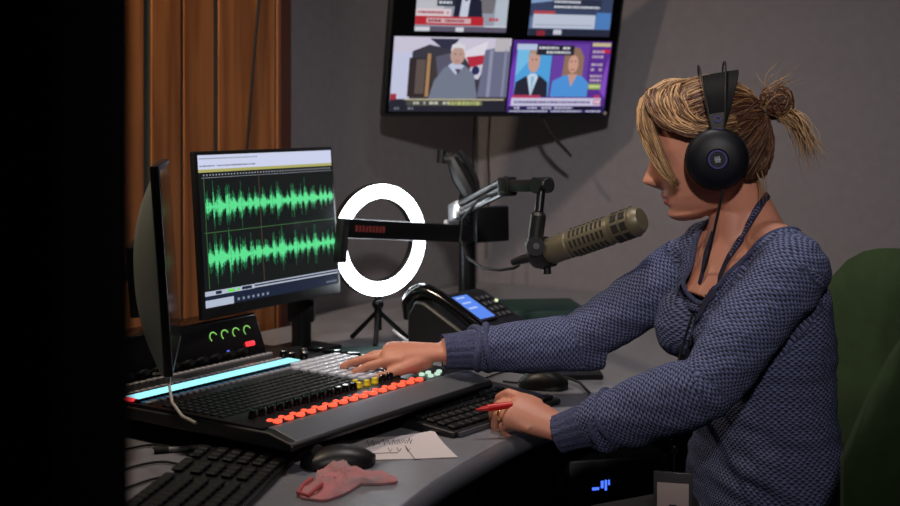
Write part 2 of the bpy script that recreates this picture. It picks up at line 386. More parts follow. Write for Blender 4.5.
for i in range(12): MB(brf).cyl((-.06+i*.036,.012,0), (-.06+i*.036,.012,.014), .007,.006).build('knob', M_black, br)
b = MB(brf)
for x, y in ((.15,.03),(.158,.034),(.166,.03),(.15,.044),(.16,.046)): b.box(x,x+.006,y,y+.003,0,.0012)
b.build('indicator', glow('white_led', (240,245,255), 1.3), br, label='cluster of white indicator lights', smooth=False)
MB(brf).box(.30,.306,.018,.021,0,.0012).build('indicator', glow('blue_led', (90,110,255), 1.5), br, label='blue indicator light', smooth=False)
MB(brf).rbox(.352,.376,.020,.030,0,.005,.002).build('indicator', glow('red_led2', (255,60,70), 1.2), br, label='red indicator button')
MB(brf).box(-.06,-.03,.02,.023,0,.0012).build('indicator', glow('blue_led2', (110,170,255), 1.0), br, label='pale blue indicator bar', smooth=False)

# ---------------------------------------------------------------- monitors
def monitor_frame(TL, TR, BLz):       # matrix: x right along screen, y up, z out of the screen toward viewer
    x = (TR-TL); w_ = x.length; x.normalize(); z = x.cross(V((0,0,1))); m = Matrix((x, V((0,0,1)), z)).transposed().to_4x4(); m.translation = V((TL.x,TL.y,BLz)); return m, w_
TL = pix(193,152,2.40); TR = pix(336,151,2.80)
BL_ = pix(203,320,2.42); BR_ = pix(341,294,2.80); mx_ = BR_-BL_; mx_.z = 0; mw_ = mx_.length; mx_.normalize()
mout = mx_.cross(V((0,0,1))); mup = V((0,0,1))*math.cos(.075)-mout*math.sin(.075)
mf = Matrix((mx_, mup, mx_.cross(mup))).transposed().to_4x4(); mf.translation = V((BL_.x,BL_.y,.872))
mh = .328
hz = mh
mon = empty('computer_monitor', (mf @ V((mw_*.9,0,-.10))).xy.to_3d()+V((0,0,DZ)), 0, 'flat monitor showing green audio waveforms, in front of the wood panelling', 'monitor')
b = MB(mf); b.rbox(0, mw_, 0, mh, -.012, 0, .003); b.rbox(.06, mw_-.06, .05, mh-.06, -.045, -.01, .01); b.build('housing', M_black, mon)
sx0, sx1, sy0, sy1 = .009, mw_-.008, .022, mh-.008
scr = MB(mf); scr.rect(sx0, sx1, sy0, sy1, .0006); sc = scr.build('screen', mat('monitor_screen', (6,6,8), .2, emit=(20,24,24), es=1.0), mon, smooth=False, fix=False)
SW = sx1-sx0; SH = sy1-sy0
def srect(b, u0, u1, v0, v1, z): b.rect(sx0+SW*u0, sx0+SW*u1, sy0+SH*v0, sy0+SH*v1, z)
b = MB(mf); srect(b,0,1,.905,1,.0009); b.build('toolbar', glow('toolbar_white', (208,214,240), .95), sc, smooth=False, fix=False)
b = MB(mf); srect(b,0,1,.885,.905,.0009); b.build('toolbar', glow('toolbar_olive', (190,186,110), .8), sc, smooth=False, fix=False, label='yellowish ruler strip')
b = MB(mf)
for i in range(46): srect(b,.03+i*.021,.038+i*.021,.862,.872,.0010)
srect(b,.02,1,.848,.8505,.0010)
b.build('timeline', glow('timeline_grey', (170,175,185), .8), sc, smooth=False, fix=False)
b = MB(mf)
for i in range(30):
    u = .01+i*.013; 
    if i != 8: srect(b,u,u+.006+.004*random.random(),.922,.932,.0011)
for i in range(34): srect(b,.01+i*.012,.016+i*.012,.972,.980,.0011)
b.build('toolbar_marks', glow('toolbar_ink', (80,84,110), .8), sc, smooth=False, fix=False)
# waveforms
gr = glow('waveform_green', (96,232,150), .92); gd = glow('waveform_dim', (40,120,75), .7)
envs = [random.random() for _ in range(60)]
for tr, (vc, amp) in enumerate(((.655,.21),(.315,.21))):
    b = MB(mf); rnd = random.Random(5+tr); n = 330; cuts = [0,.045,.075,.14,.19,.225,.30,.345,.40,.47,.52,.60,.64,.70,.745,.80,.88,.92,.96,1.01]
    for i in range(n):
        t = i/n; seg = max(q_ for q_ in range(len(cuts)-1) if cuts[q_] <= t); rs = random.Random(seg*7+31)
        base = rs.uniform(.55,1.0)*(1.25-.75*t); ph = (t-cuts[seg])/(cuts[seg+1]-cuts[seg])
        a_ = base*(.16+.62*math.exp(-((ph-.30)/.34)**2)*rnd.uniform(.35,1.0))
        if rnd.random() < .09: a_ *= 1.7
        h = min(.93, a_*1.1)*amp
        if rnd.random() < .04: h = .012
        b.cur = 1 if False else 0
        u0 = .035+t*.96; lo = h*rnd.uniform(.7,1.1)
        b.cur = 1; srect(b, u0, u0+.96/n*1.0, vc-lo, vc+h, .0010)
        b.cur = 0; srect(b, u0, u0+.96/n*1.05, vc-lo*.55, vc+h*.55, .0012)
    b.build('waveform', [gr, gd], sc, smooth=False, fix=False, label='green waveform trace')
b = MB(mf); srect(b,.02,1,.484,.489,.0010); srect(b,.03,.034,.12,.85,.0010); b.build('track_divider', glow('divider', (70,120,66), .7), sc, smooth=False, fix=False)
b = MB(mf); srect(b,.412,.415,.12,.88,.0014); b.build('playhead', glow('playhead', (120,96,76), .6), sc, smooth=False, fix=False)
b = MB(mf); srect(b,.34,1,.098,.106,.0010); srect(b,.34,1,.078,.088,.0010); srect(b,.0,.34,.075,.105,.0010); srect(b,0,.19,.0,.048,.0010)
b.build('scroll_bars', glow('bar_white', (185,195,215), .9), sc, smooth=False, fix=False)
b = MB(mf); srect(b,.15,.2,.08,.1,.0013); srect(b,.22,.235,.08,.1,.0013); b.build('level_meter', glow('meter_green', (110,230,90), .9), sc, smooth=False, fix=False)
b = MB(mf); srect(b,.07,.11,.08,.1,.0014); srect(b,.25,.32,.08,.1,.0014); srect(b,0,1,.05,.07,.0008); srect(b,.19,1,0,.05,.0008); b.build('task_bar', glow('task_navy', (24,34,58), .9), sc, smooth=False, fix=False)
b = MB(mf)
for i in range(7): srect(b,.215+i*.035,.23+i*.035,.015,.032,.0013)
b.build('task_icons', glow('icon_grey', (150,160,180), .7), sc, smooth=False, fix=False)
b = MB(mf)
for i in range(5): srect(b,.9+i*.018,.91+i*.018,.018,.032,.0013)
b.build('tray_icons', bpy.data.materials['icon_grey'], sc, smooth=False, fix=False)
# stand behind it
b = MB(); p = mf @ V((mw_*.88,0,-.07)); q = V((p.x,p.y,DZ))
b.cyl(q+V((0,0,.012)), V((p.x,p.y,1.02)), .022, .022)
b.rbox(-.03,.03,-.02,.02,.07,.12,.004,2,Matrix.Translation(q)); b.build('stand_pole', M_metal, mon)
b = MB(); b.rbox(-.07,.07,-.06,.06,0,.014,.004,2,frame(q,A)); b.build('stand_base', M_metal, mon)
b = MB(mf); b.rbox(mw_*.5, mw_*.93, .11,.16,-.065,-.045,.004); b.build('stand_bracket', M_metal, mon)
# edge-on silver monitor at the left
N0 = V((pix(173,165,1.93).x, 1.93, 0)); F0 = V((pix(181,165,2.25).x, 2.25, 0))
xd = (F0-N0).normalized(); zt = HC-50*1.94/1250; zb = HC-262*1.93/1250
zz = xd.cross(V((0,0,1)))     # out of the screen: towards right?
if zz.x < 0: pass
nrm = zz if zz.x > 0 else -zz
up2 = V((0,0,1))*math.cos(.066)-nrm*math.sin(.066)
m2 = Matrix((xd, up2, up2.cross(xd) if up2.cross(xd).dot(nrm) > 0 else xd.cross(up2))).transposed().to_4x4(); m2.translation = V((N0.x,N0.y,zb)); W2 = (F0-N0).length; H2 = zt-zb
mo2 = empty('computer_monitor', V((-.62,2.12,DZ)), 0, 'silver-backed monitor seen edge-on at the left, held on a black arm', 'monitor')
b = MB(m2); b.rbox(0, W2, 0, H2, -.014, 0, .002); b.build('bezel', M_black, mo2)
b = MB(m2); b.rect(.008, W2-.008, .012, H2-.008, .0007); b.build('screen', mat('glossy_dark_screen', (10,10,14), .12, spec=.8), mo2, smooth=False, fix=False)
# bulged silver back
b = MB(m2); n1, n2 = 12, 18; vs = []
for j in range(n2+1):
    for i in range(n1+1):
        u = i/n1; v = j/n2; x = u*W2; y = v*H2
        h = .044*(1-abs(2*u-1)**4.0)**.55*(1-abs(2*v-.9)**2.2 if abs(2*v-.9) < 1 else 0)**.9
        vs.append((x, y, -.0125-h))
fs = [(j*(n1+1)+i, j*(n1+1)+i+1, (j+1)*(n1+1)+i+1, (j+1)*(n1+1)+i) for j in range(n2) for i in range(n1)]
b.add(vs, fs); b.build('back_cover', M_silver, mo2, fix=False)
b = MB(m2); b.rbox(W2*.28, W2*.72, H2*.25, H2*.6, -.066, -.045, .003); b.build('mounting_plate', M_black, mo2)
pc = m2 @ V((W2*.5, H2*.45, -.058)); pol = V((pc.x-.27, pc.y-.02, 0))
b = MB(); b.tube([pc, V((pol.x,pol.y,pc.z))], .016, 12); b.cyl(V((pol.x,pol.y,DZ+.01)), V((pol.x,pol.y,pc.z+.06)), .018); b.rbox(-.05,.05,-.05,.05,0,.012,.003,2,Matrix.Translation(V((pol.x,pol.y,DZ))))
b.build('mounting_arm', M_metal, mo2)
tag(MB().tube([m2 @ V((.02,.004,-.03)), onz(171,372,.85)+V((0,0,0)), pix(169,384,1.93), pix(172,402,1.90), pix(182,416,1.86), pix(196,423,1.83)], .0022, 8).build('cable', mat('white_cable', (190,185,175), .5)), 'thin white cable hanging from the edge-on monitor over the console corner', 'cable')

# ---------------------------------------------------------------- television
TBL = pix(382,117,3.40); TR_ = V((.955,.297,0)).normalized(); tn = TR_.cross(V((0,0,1))); tau = math.radians(16.5)
TU = (V((0,0,1))*math.cos(tau)+tn*math.sin(tau)).normalized(); TN = TR_.cross(TU)
tf = Matrix((TR_, TU, TN)).transposed().to_4x4(); tf.translation = TBL
tv = empty('television', TBL+TR_*.34-tn*.1+V((0,0,.1)), 0, 'wall television split into four news pictures in the room corner', 'television')
TW, TH = .676, .445
MB(tf).rbox(0,TW,0,TH,-.03,0,.004).build('housing', M_black, tv)
b = MB(tf); b.rect(.008,TW-.008,.010,TH-.010,.0005); b.build('screen', M_tvb, tv, smooth=False, fix=False)
TVM = {}
def tvm(c, s=.85):
    k = tuple(c)+(s,)
    if k not in TVM: TVM[k] = glow('picture_%d_%d_%d' % tuple(c), c, s)
    return TVM[k]
class Pic:       # a flat picture in a tile of the screen; coordinates 0..1 (x right, y up)
    def __init__(s, a0, a1, b0, b1): s.r = (a0,a1,b0,b1); s.b = MB(tf); s.m = []; s.z = .0009
    def _m(s, c, st):
        m = tvm(c, st)
        if m not in s.m: s.m.append(m)
        s.b.cur = s.m.index(m); s.z += .00004
    def P(s, x, y): a0,a1,b0,b1 = s.r; return (a0+(a1-a0)*x, b0+(b1-b0)*y, s.z)
    def rect(s, x0, x1, y0, y1, c, st=.85): s._m(c, st); s.b.quad([s.P(x0,y0), s.P(x1,y0), s.P(x1,y1), s.P(x0,y1)])
    def poly(s, pts, c, st=.85): s._m(c, st); s.b.quad([s.P(x,y) for x,y in pts])
    def oval(s, x, y, rx, ry, c, st=.85): s._m(c, st); s.b.quad([s.P(x+rx*math.cos(2*PI*i/24), y+ry*math.sin(2*PI*i/24)) for i in range(24)])
    def line(s, x0, x1, y, h, c, st=.85, seed=1, gap=.25):
        r = random.Random(seed); x = x0
        while x < x1:
            w_ = r.uniform(.012,.035)
            if r.random() > gap: s.rect(x, min(x1,x+w_), y, y+h, c, st)
            x += w_+.008
    def done(s, label): return s.b.build('picture', s.m, tvs, smooth=False, fix=False, label=label)
tvs = tv.children[-1]
# lower left: grey-haired man in a grey jumper by windows and bunting
p = Pic(.018,.352,.016,.226)
p.rect(0,1,0,1,(60,58,70)); p.rect(0,.16,.1,1,(205,208,235)); p.poly([(.0,1),(1,1),(1,.86),(.6,.80),(.3,.9),(.12,.78),(0,.8)],(212,206,226))
p.poly([(.30,.98),(.55,.98),(.48,.84),(.4,.86)],(50,50,74)); p.rect(.14,.42,.2,.72,(52,42,44)); p.rect(.2,.28,.24,.70,(96,84,80)); p.rect(.29,.32,.2,.78,(176,136,96)); p.rect(.33,.38,.2,.74,(66,58,60))
p.poly([(.36,.74),(.5,.8),(.5,.5),(.4,.35)],(92,92,112))
p.poly([(.58,.80),(.80,.96),(.78,.72),(.64,.66)],(232,226,238)); p.poly([(.62,.74),(.82,.78),(.79,.64),(.66,.60)],(188,44,66)); p.poly([(.66,.60),(.80,.66),(.74,.44),(.66,.46)],(214,210,226)); p.oval(.71,.56,.035,.06,(40,44,92))
p.poly([(.78,.84),(1,.9),(1,.2),(.74,.2)],(112,114,142)); p.rect(.86,.99,.82,1,(196,190,196)); p.rect(.82,.85,.2,.84,(150,152,178)); p.rect(.95,.97,.2,.84,(142,144,170))
p.poly([(.32,.16),(.36,.42),(.44,.60),(.52,.64),(.62,.62),(.70,.5),(.74,.2),(.7,.05),(.36,.05)],(120,128,146))
p.poly([(.47,.62),(.54,.5),(.61,.62),(.56,.66),(.5,.66)],(198,206,232)); p.poly([(.53,.58),(.56,.5),(.58,.58)],(88,62,92))
p.oval(.545,.76,.062,.125,(196,160,150)); p.poly([(.485,.80),(.49,.9),(.545,.935),(.60,.9),(.605,.8),(.58,.86),(.51,.86)],(226,224,232))
p.rect(.515,.53,.77,.785,(96,66,66)); p.rect(.56,.575,.77,.785,(96,66,66)); p.rect(.525,.565,.68,.69,(150,84,86))
p.oval(.47,.08,.06,.05,(176,128,118)); p.oval(.55,.10,.05,.045,(176,128,118))
p.rect(0,1,0,.17,(42,42,56),.7); p.rect(.12,.98,.155,.175,(190,182,150)); p.rect(.14,.8,.08,.15,(96,96,92),.6); p.line(.2,.5,.10,.035,(206,206,190),seed=3); p.line(.5,.78,.09,.05,(190,196,120),seed=4,gap=.05)
p.rect(.0,.05,.16,.24,(168,50,66)); p.line(.04,.2,.03,.03,(120,124,140),seed=8)
p.done('picture of a white-haired person in a grey jumper beside draped bunting')
# lower right: two presenters on blue and purple
p = Pic(.358,.654,.014,.222)
p.rect(0,1,0,1,(84,44,140)); p.poly([(0,0),(0,.6),(.05,.9),(.05,0)],(122,62,190)); p.rect(.05,.40,.22,.93,(84,168,230)); p.poly([(.05,.5),(.22,.8),(.22,.93),(.05,.93)],(120,196,240))
p.rect(.41,.78,.22,.96,(108,66,168)); p.rect(.79,.985,.22,.98,(92,48,148)); p.poly([(.93,.3),(.99,.2),(.99,.8),(.96,.6)],(140,80,200))
p.poly([(.05,.22),(.06,.42),(.15,.5),(.20,.52),(.28,.52),(.33,.48),(.38,.42),(.39,.22)],(38,38,56)); p.poly([(.17,.5),(.22,.22),(.28,.5),(.25,.54),(.2,.54)],(210,226,244)); p.poly([(.205,.5),(.225,.25),(.245,.5)],(150,190,226))
p.oval(.225,.70,.058,.145,(206,160,144)); p.poly([(.165,.74),(.17,.87),(.225,.90),(.28,.87),(.285,.74),(.265,.82),(.185,.82)],(176,150,136))
p.poly([(.52,.5),(.53,.8),(.6,.92),(.68,.9),(.73,.78),(.73,.48),(.66,.44),(.58,.44)],(150,116,96)); p.poly([(.42,.22),(.43,.44),(.54,.52),(.72,.52),(.80,.42),(.80,.22)],(82,152,226)); p.poly([(.58,.54),(.62,.36),(.68,.54)],(206,158,142))
p.oval(.625,.68,.052,.125,(212,162,144)); p.rect(.60,.645,.595,.61,(176,70,80))
for q in (.205,.245): p.rect(q-.008,q+.008,.73,.745,(70,50,60))
for q in (.605,.645): p.rect(q-.008,q+.008,.71,.725,(70,50,60))
p.rect(.24,.62,.80,.94,(40,40,58),.75); p.line(.26,.60,.885,.03,(226,228,236),seed=11,gap=.1); p.line(.34,.58,.825,.03,(226,228,236),seed=12,gap=.1); p.rect(.04,.24,.87,.95,(190,206,236))
p.rect(.80,.99,.93,.98,(206,194,150)); p.rect(.9,.99,.84,.89,(206,40,60))
for k, yy in enumerate((.84,.77,.66,.59,.50,.44)): p.line(.81,.93,yy,.035,(196,176,196),seed=20+k,gap=.1)
p.rect(.80,.93,.33,.41,(150,176,60)); p.line(.81,.92,.355,.03,(230,236,190),seed=31,gap=.05)
p.rect(.04,.32,.20,.245,(190,60,100)); p.rect(.03,.95,.095,.205,(214,208,236)); p.line(.06,.84,.13,.035,(96,90,140),seed=41,gap=.1); p.rect(.87,.95,.12,.185,(190,100,150)); p.line(.88,.94,.14,.03,(250,240,250),seed=44,gap=.0)
p.rect(.87,.93,.21,.25,(190,60,110)); p.rect(0,1,0,.09,(40,28,88)); p.rect(.68,.86,.05,.09,(14,12,24)); p.line(.03,.66,.055,.025,(206,206,230),seed=42,gap=.1); p.line(.02,.97,.012,.022,(206,206,230),seed=43,gap=.08)
p.done('picture of two presenters side by side on blue and purple')
# upper left: presenter in dark suit, studio windows, red caption
p = Pic(.072,.332,.242,.415)
p.rect(0,1,0,1,(156,160,176)); p.rect(0,.3,.3,1,(196,196,206)); p.poly([(.68,1),(.9,1),(.84,.3),(.7,.3)],(120,116,122)); p.rect(.86,1,0,1,(186,196,210))
p.poly([(.40,.2),(.42,.52),(.52,.62),(.6,.62),(.70,.5),(.73,.2)],(30,32,54)); p.poly([(.47,.2),(.49,.58),(.56,.62),(.58,.58),(.56,.2)],(206,212,230)); p.oval(.535,.76,.065,.19,(206,168,150)); p.rect(.49,.58,.88,.98,(90,80,80))
p.poly([(.51,.52),(.535,.48),(.56,.52),(.535,.56)],(70,60,80))
p.rect(.22,.42,.40,.62,(40,48,66)); p.line(.24,.4,.52,.04,(216,220,230),seed=51,gap=.0); p.line(.24,.38,.44,.04,(216,220,230),seed=52,gap=.0)
p.rect(.0,.38,.24,.36,(226,210,216)); p.rect(0,.74,.10,.24,(190,40,52)); p.rect(.12,.60,.13,.21,(216,180,186)); p.line(.14,.58,.15,.04,(150,40,52),seed=53,gap=.1); p.line(.02,.35,.28,.04,(170,60,70),seed=55,gap=.1)
p.rect(0,1,0,.08,(96,88,110)); p.rect(0,.16,0,.07,(216,216,226)); p.rect(.44,.53,0,.07,(216,216,226)); p.line(.8,.9,.18,.05,(196,50,60),seed=54,gap=.0); p.rect(.75,1,.08,.1,(216,220,230))
p.done('picture of a presenter in a dark suit with a red caption')
# upper right: aircraft tail shape on blue, caption and 12
p = Pic(.398,.642,.236,.415)
p.rect(0,1,0,1,(96,120,160)); p.poly([(0,.35),(.6,.75),(1,.82),(1,1),(0,1)],(136,164,206)); p.poly([(.30,.62),(.42,1),(.36,1),(.22,.62)],(226,230,240)); p.poly([(.0,.3),(0,.5),(.9,.66),(1,.62),(1,.3)],(58,70,102))
p.rect(.26,.86,.42,.58,(44,50,72)); p.line(.28,.6,.52,.035,(216,220,232),seed=61,gap=.1); p.line(.28,.84,.44,.035,(216,220,232),seed=62,gap=.15)
p.rect(.04,.30,.34,.39,(186,70,80)); p.rect(.04,.80,.12,.34,(196,204,222)); p.rect(.06,.78,.16,.18,(170,176,196)); p.rect(.81,.99,.12,.38,(80,130,196)); p.rect(0,1,0,.11,(40,44,64)); p.rect(.30,.40,.02,.10,(206,206,222)); p.rect(.1,.2,.0,.08,(140,44,56))
p.done('picture of an aircraft tail with a pale caption')
def text_mesh(body, size, M, name, m, parent, ext=0.0003, label=None):
    cu = bpy.data.curves.new(name, 'FONT'); cu.body = body; cu.size = size; cu.extrude = ext
    t = bpy.data.objects.new(name, cu); COL.objects.link(t); dg = bpy.context.evaluated_depsgraph_get(); dg.update()
    me = bpy.data.meshes.new_from_object(t.evaluated_get(dg)); bpy.data.objects.remove(t); me.materials.clear(); me.materials.append(m)
    me.transform(mw(parent).inverted() @ M); o = bpy.data.objects.new(name, me); COL.objects.link(o); o.parent = parent
    if label: o['label'] = label
    return o
text_mesh('12', .040, tf @ Matrix.Translation((.398+.82*.244, .264, .0019)), 'channel_number', tvm((222,232,246)), tvs)
MB(tf).cyl((TW-.018,.012,0),(TW-.018,.012,.003),.005).build('power_light', glow('tv_led', (150,140,130), .5), tv)
# wall arm holding the television from the corner
pj = V((CORNER.x-B.x*.03-A.x*.03, CORNER.y-B.y*.03-A.y*.03, TBL.z+.24)); bk = tf @ V((TW*.5,TH*.5,-.03))
b = MB(); b.tube([bk, bk+(pj-bk)*.5+V((0,0,.02)), pj], .018, 10); b.build('wall_arm', M_metal, tv)
MB(tf).rbox(TW*.35,TW*.65,TH*.3,TH*.7,-.045,-.03,.003).build('mounting_plate', M_metal, tv)
for i, (px, y1) in enumerate(((474,186),(489,176))):
    Y = 3.72 if i == 0 else 3.7
    tag(MB().tube([pix(px+3,60,Y-.03), pix(px+1,116,Y), pix(px-1,150,Y), pix(px,y1,Y-.02), pix(px-1,y1+60,Y)], .003, 6).build('cable', M_blackm), ('thin black cable hanging straight down below the television, the left one', 'thin black cable hanging straight down below the television, the right one')[i], 'cable')
tag(MB().tube([tf @ V((.46,.03,-.040)), pix(548,128,3.55), pix(558,142,3.56), pix(571,156,3.57)], [.006,.008,.008,.006], 8, flat=.6).build('strap', M_blackm), 'short black strap dangling under the right half of the television', 'strap')

# ---------------------------------------------------------------- ring light
rn = V((.63,-.776,0)).normalized(); rx = V((-rn.y, rn.x, 0))*-1 if False else V((0,0,1)).cross(rn)
rc = pix(381,240,2.90); rm = Matrix((rx, V((0,0,1)), rn)).transposed().to_4x4(); rm.translation = rc
rl = empty('ring_light', V((rc.x,rc.y,DZ)), 0, 'round white glowing ring light behind the boom beam on a small black stand', 'ring light')
def torus_flat(b, r0, r1, z0, z1, n=64, M=None):
    vs = []; pr = [(r0,z0),(r1,z0),(r1,z1),(r0,z1)]
    for i in range(n):
        t = 2*PI*i/n
        for r, z in pr: vs.append((r*math.cos(t), r*math.sin(t), z))
    b.add(vs, [(i*4+j, i*4+(j+1)%4, ((i+1)%n)*4+(j+1)%4, ((i+1)%n)*4+j) for i in range(n) for j in range(4)], M)
b = MB(rm); torus_flat(b,.094,.132,-.02,-.002); b.build('housing', M_black, rl, bevel=.003)
b = MB(rm); torus_flat(b,.097,.1295,-.004,.004); b.build('diffuser', glow('ring_white', (238,248,255), 11.0), rl, bevel=.003)
b = MB(); b.tube([rm @ V((0,-.13,-.012)), rm @ V((0,-.165,-.012)), V((rc.x,rc.y,DZ+.03))+rn*-.012], [.007,.009,.009], 10); b.ball(rm @ V((0,-.15,-.012)), .014); b.build('stand_pole', M_metal, rl)
for k in range(3):
    t = .5+k*2*PI/3; b = MB(); b.tube([V((rc.x,rc.y,DZ+.075))-rn*.012, V((rc.x+.075*math.cos(t), rc.y+.075*math.sin(t), DZ+.006))-rn*.012], [.005,.006], 8); b.build('leg', M_metal, rl)

# ---------------------------------------------------------------- boom stand
PX = V((.042, 3.02, 0)); bs = empty('boom_stand', V((PX.x,PX.y,DZ)), 0, 'black pole stand with a long horizontal beam crossing the ring light', 'stand')
b = MB(); b.cyl((PX.x,PX.y,DZ+.01), (PX.x,PX.y,1.05), .021, n=24); b.build('pole', M_metal, bs)
MB(Matrix.Translation((PX.x,PX.y,DZ))).lathe([(.075,0),(.075,.008),(.06,.014),(.02,.016),(0,.016)]).build('base', M_metal, bs)
bl = pix(340,228,2.70); brt = pix(470,234,2.96)
d = (brt-bl); bfm = frame(bl, d); b = MB(bfm); b.rbox(0, d.length, -.011, .011, -.021, .021, .004); 
bm_ = b.build('beam', M_metal, bs)
b = MB(bfm); b.rbox(-.004,.016,-.014,.012,-.074,.021,.004); b.build('end_bracket', M_black, bs)
b = MB(bfm)
x = .034
for k in range(9): b.box(x,x+.006,-.0122,-.011,-.006,.008); b.box(x,x+.008,-.0122,-.011,.005,.008) if k % 2 else None; x += .0095
b.build('lettering', mat('red_print', (120,46,42), .6), bm_, smooth=False, label='small worn red lettering')
for s in (1,): MB(bfm).box(.004,.012,-.0145,-.012,-.064,.006).build('cover_strip', M_dark, bs)
e0 = pix(474,224,2.99); e1 = pix(507,222,3.03); d2 = e1-e0; b = MB(frame(e0,d2)); b.rbox(0,d2.length,-.012,.012,-.045,.040,.004); b.build('counter_block', M_metal, bs)
# ---------------------------------------------------------------- microphone arm
ma = empty('articulated_boom', V((PX.x,PX.y,1.05)), 0, 'jointed black boom reaching from the pole stand to the beige microphone', 'microphone boom')
j0 = pix(456,212,2.95); j1 = pix(506,186,2.46); j2 = pix(546,185,2.36)
b = MB(); b.cyl((PX.x,PX.y,1.05), (PX.x,PX.y,1.078), .02); b.tube([V((PX.x,PX.y,1.065)), j0], .014, 10); b.build('swivel', M_metal, ma)
up = V((0,0,.011))
b = MB(); b.tube([j0+up*1.4, j1+up*1.2], .007, 10); b.tube([j0-up*1.0, j1-up*1.0], .007, 10); b.build('spring_arm', M_metal, ma)
b = MB(); b.tube([j0, j0+(j1-j0)*.92], .0045, 10); b.build('spring', M_dark, ma)
b = MB(frame(j0, j1-j0)); b.rbox(-.03,.06,-.014,.014,-.02,.022,.006); b.build('clamp', mat('polished_clamp', (190,192,198), .3, .7), ma, label='polished grey clamp catching the ring light')
for yy in (-.017,): MB(frame(j0, j1-j0)).cyl((-.035,yy,-.02),(-.055,yy,-.026),.006).build('thumb_screw', M_steel, ma)
b = MB(frame(j1, j2-j1)); L_ = (j2-j1).length; b.rbox(-.012,.02,-.014,.014,-.02,.018,.005); b.rbox(.012,L_-.01,-.010,.010,-.012,.012,.004); b.cyl((L_-.012,-.018,0),(L_-.012,.018,0),.0155); b.build('elbow_joint', M_black, ma)
MB(frame(j1, j2-j1)).cyl((L_+.002,0,0),(L_+.008,0,0),.012).build('end_cap', M_steel, ma)
k1 = pix(541,192,2.36); k2 = pix(539,212,2.35); k3 = pix(535,244,2.35)
b = MB(); b.cyl(k1,k2,.0085); b.build('drop_rod', M_metal, ma)
b = MB(); b.tube([k2,k2+(k3-k2)*.1,k3+(k2-k3)*.2,k3], [.010,.0145,.0145,.015], 18); b.build('swivel_mount', M_black, ma)
b = MB(); b.cyl(k3+V((0,-.019,-.003)), k3+V((0,.019,-.003)), .0175, n=24); b.build('tilt_knuckle', M_black, ma)
b = MB(); b.cyl(k3+V((.001,-.022,-.002)), k3+V((.001,-.018,-.002)), .006); b.build('pivot_screw', M_steel, ma)
# upper-left link with handle
b = MB(); h0 = pix(474,200,3.0); h1 = pix(461,176,3.0); h2 = pix(452,158,3.0)
b.tube([h0,h1,h2], [.019,.024,.014], 10); b.build('handle', M_black, ma)
b = MB(); b.tube([pix(441,152,3.0), pix(445,160,3.0), pix(457,158,3.0)], .010, 8); b.tube([pix(460,151,3.0), pix(466,160,3.0), pix(477,182,3.0), pix(479,198,3.0)], [.006,.008,.006,.005], 8); b.cyl(pix(442,150,3.0), pix(441,163,3.0), .011); b.build('lever', M_black, ma)
# cable of the arm
tag(MB().tube([pix(504,192,2.44), pix(480,198,2.6), pix(463,218,2.8), pix(461,240,2.85), pix(468,258,2.8), pix(483,268,2.6), pix(500,270,2.44), pix(514,268,2.40), pix(519,265,2.385)], .0032, 8).build('cable', M_blackm), 'black microphone cable looping below the jointed arm to the microphone', 'cable')

# ---------------------------------------------------------------- microphone
m_b = pix(548,252,2.36); m_f = pix(642,219,2.24)
mic = empty('microphone', m_b, 0, 'large beige broadcast microphone with side slots in front of the person', 'microphone')
mm = frame(m_b, m_f-m_b) ; LM = (m_f-m_b).length
mz = mm @ Matrix.Rotation(PI/2, 4, 'Y')      # Z along the body
R = .0265
b = MB(mz); b.lathe([(0,-.012),(.018,-.012),(.0235,-.004),(R-.001,.0),(R-.001,.052),(R-.003,.054),(R-.003,.058),(R,.060),(R,LM-.066),(R-.001,LM-.062),(R+.0005,LM-.060),(R+.001,LM-.018),(R-.002,LM-.006),(R-.006,LM),(0,LM+.001)], 48)
bd = b.build('body', M_beige, mic)
for row, (c0, c1) in enumerate(((.066,LM-.070),)):
    for ang in range(8):
        for i in range(8):
            z = c0+(c1-c0-.006)*i/7; t = 2*PI*(ang+.15)/8; T = mz @ Matrix.Rotation(t,4,'Z')
            bx = MB(T); bx.rbox(R-.0022,R+.0008,-.0070,.0070,z,z+.0048,.0006,1); bx.build('slot', M_slot, bd)
for ang in range(8):
    t = 2*PI*(ang+.15)/8; T = mz @ Matrix.Rotation(t,4,'Z')
    for z in (LM-.052, LM-.034): MB(T).rbox(R-.002,R+.0014,-.0078,.0078,z,z+.0135,.001,1).build('grille', mat('mic_grille', (44,42,36), .7), bd) if ang+z == 0 else MB(T).rbox(R-.002,R+.0014,-.0078,.0078,z,z+.0135,.001,1).build('grille', M_slot, bd)
b = MB(mz); torus_flat(b,R-.003,R+.0022,LM-.0365,LM-.0345); torus_flat(b,R-.003,R+.0022,LM-.056,LM-.053); torus_flat(b,R-.003,R+.0022,LM-.018,LM-.015); b.build('head_rib', M_beige, mic)
MB(mz @ Matrix.Rotation(2.9,4,'Z')).rbox(R-.002,R+.0006,-.003,.003,.028,.036,.0006,1).build('switch', M_slot, bd)
b = MB(mz); b.lathe([(.013,-.034),(.022,-.034),(R+.002,-.020),(R+.003,.004),(R-.001,.004)], 36); b.build('mount_collar', M_black, mic)
b = MB(); b.tube([k3+V((.002,0,-.01)), pix(543,256,2.357), mz @ V((0,0,-.02))], [.012,.014,.015], 12); b.build('mount_neck', M_black, mic)
MB().tube([mz @ V((0,0,-.034)), mz @ V((-.003,0,-.062)), mz @ V((-.004,0,-.085))], [.0095,.0085,.006], 14).build('plug', M_black, mic)
MB(mz).cyl((0,0,-.040),(0,0,-.034),.0105).build('plug_ring', M_steel, mic)
MB(mz).cyl((R*.9,0,-.012),(R*1.45,0,-.016),.008).build('clamp_knob', M_black, mic)

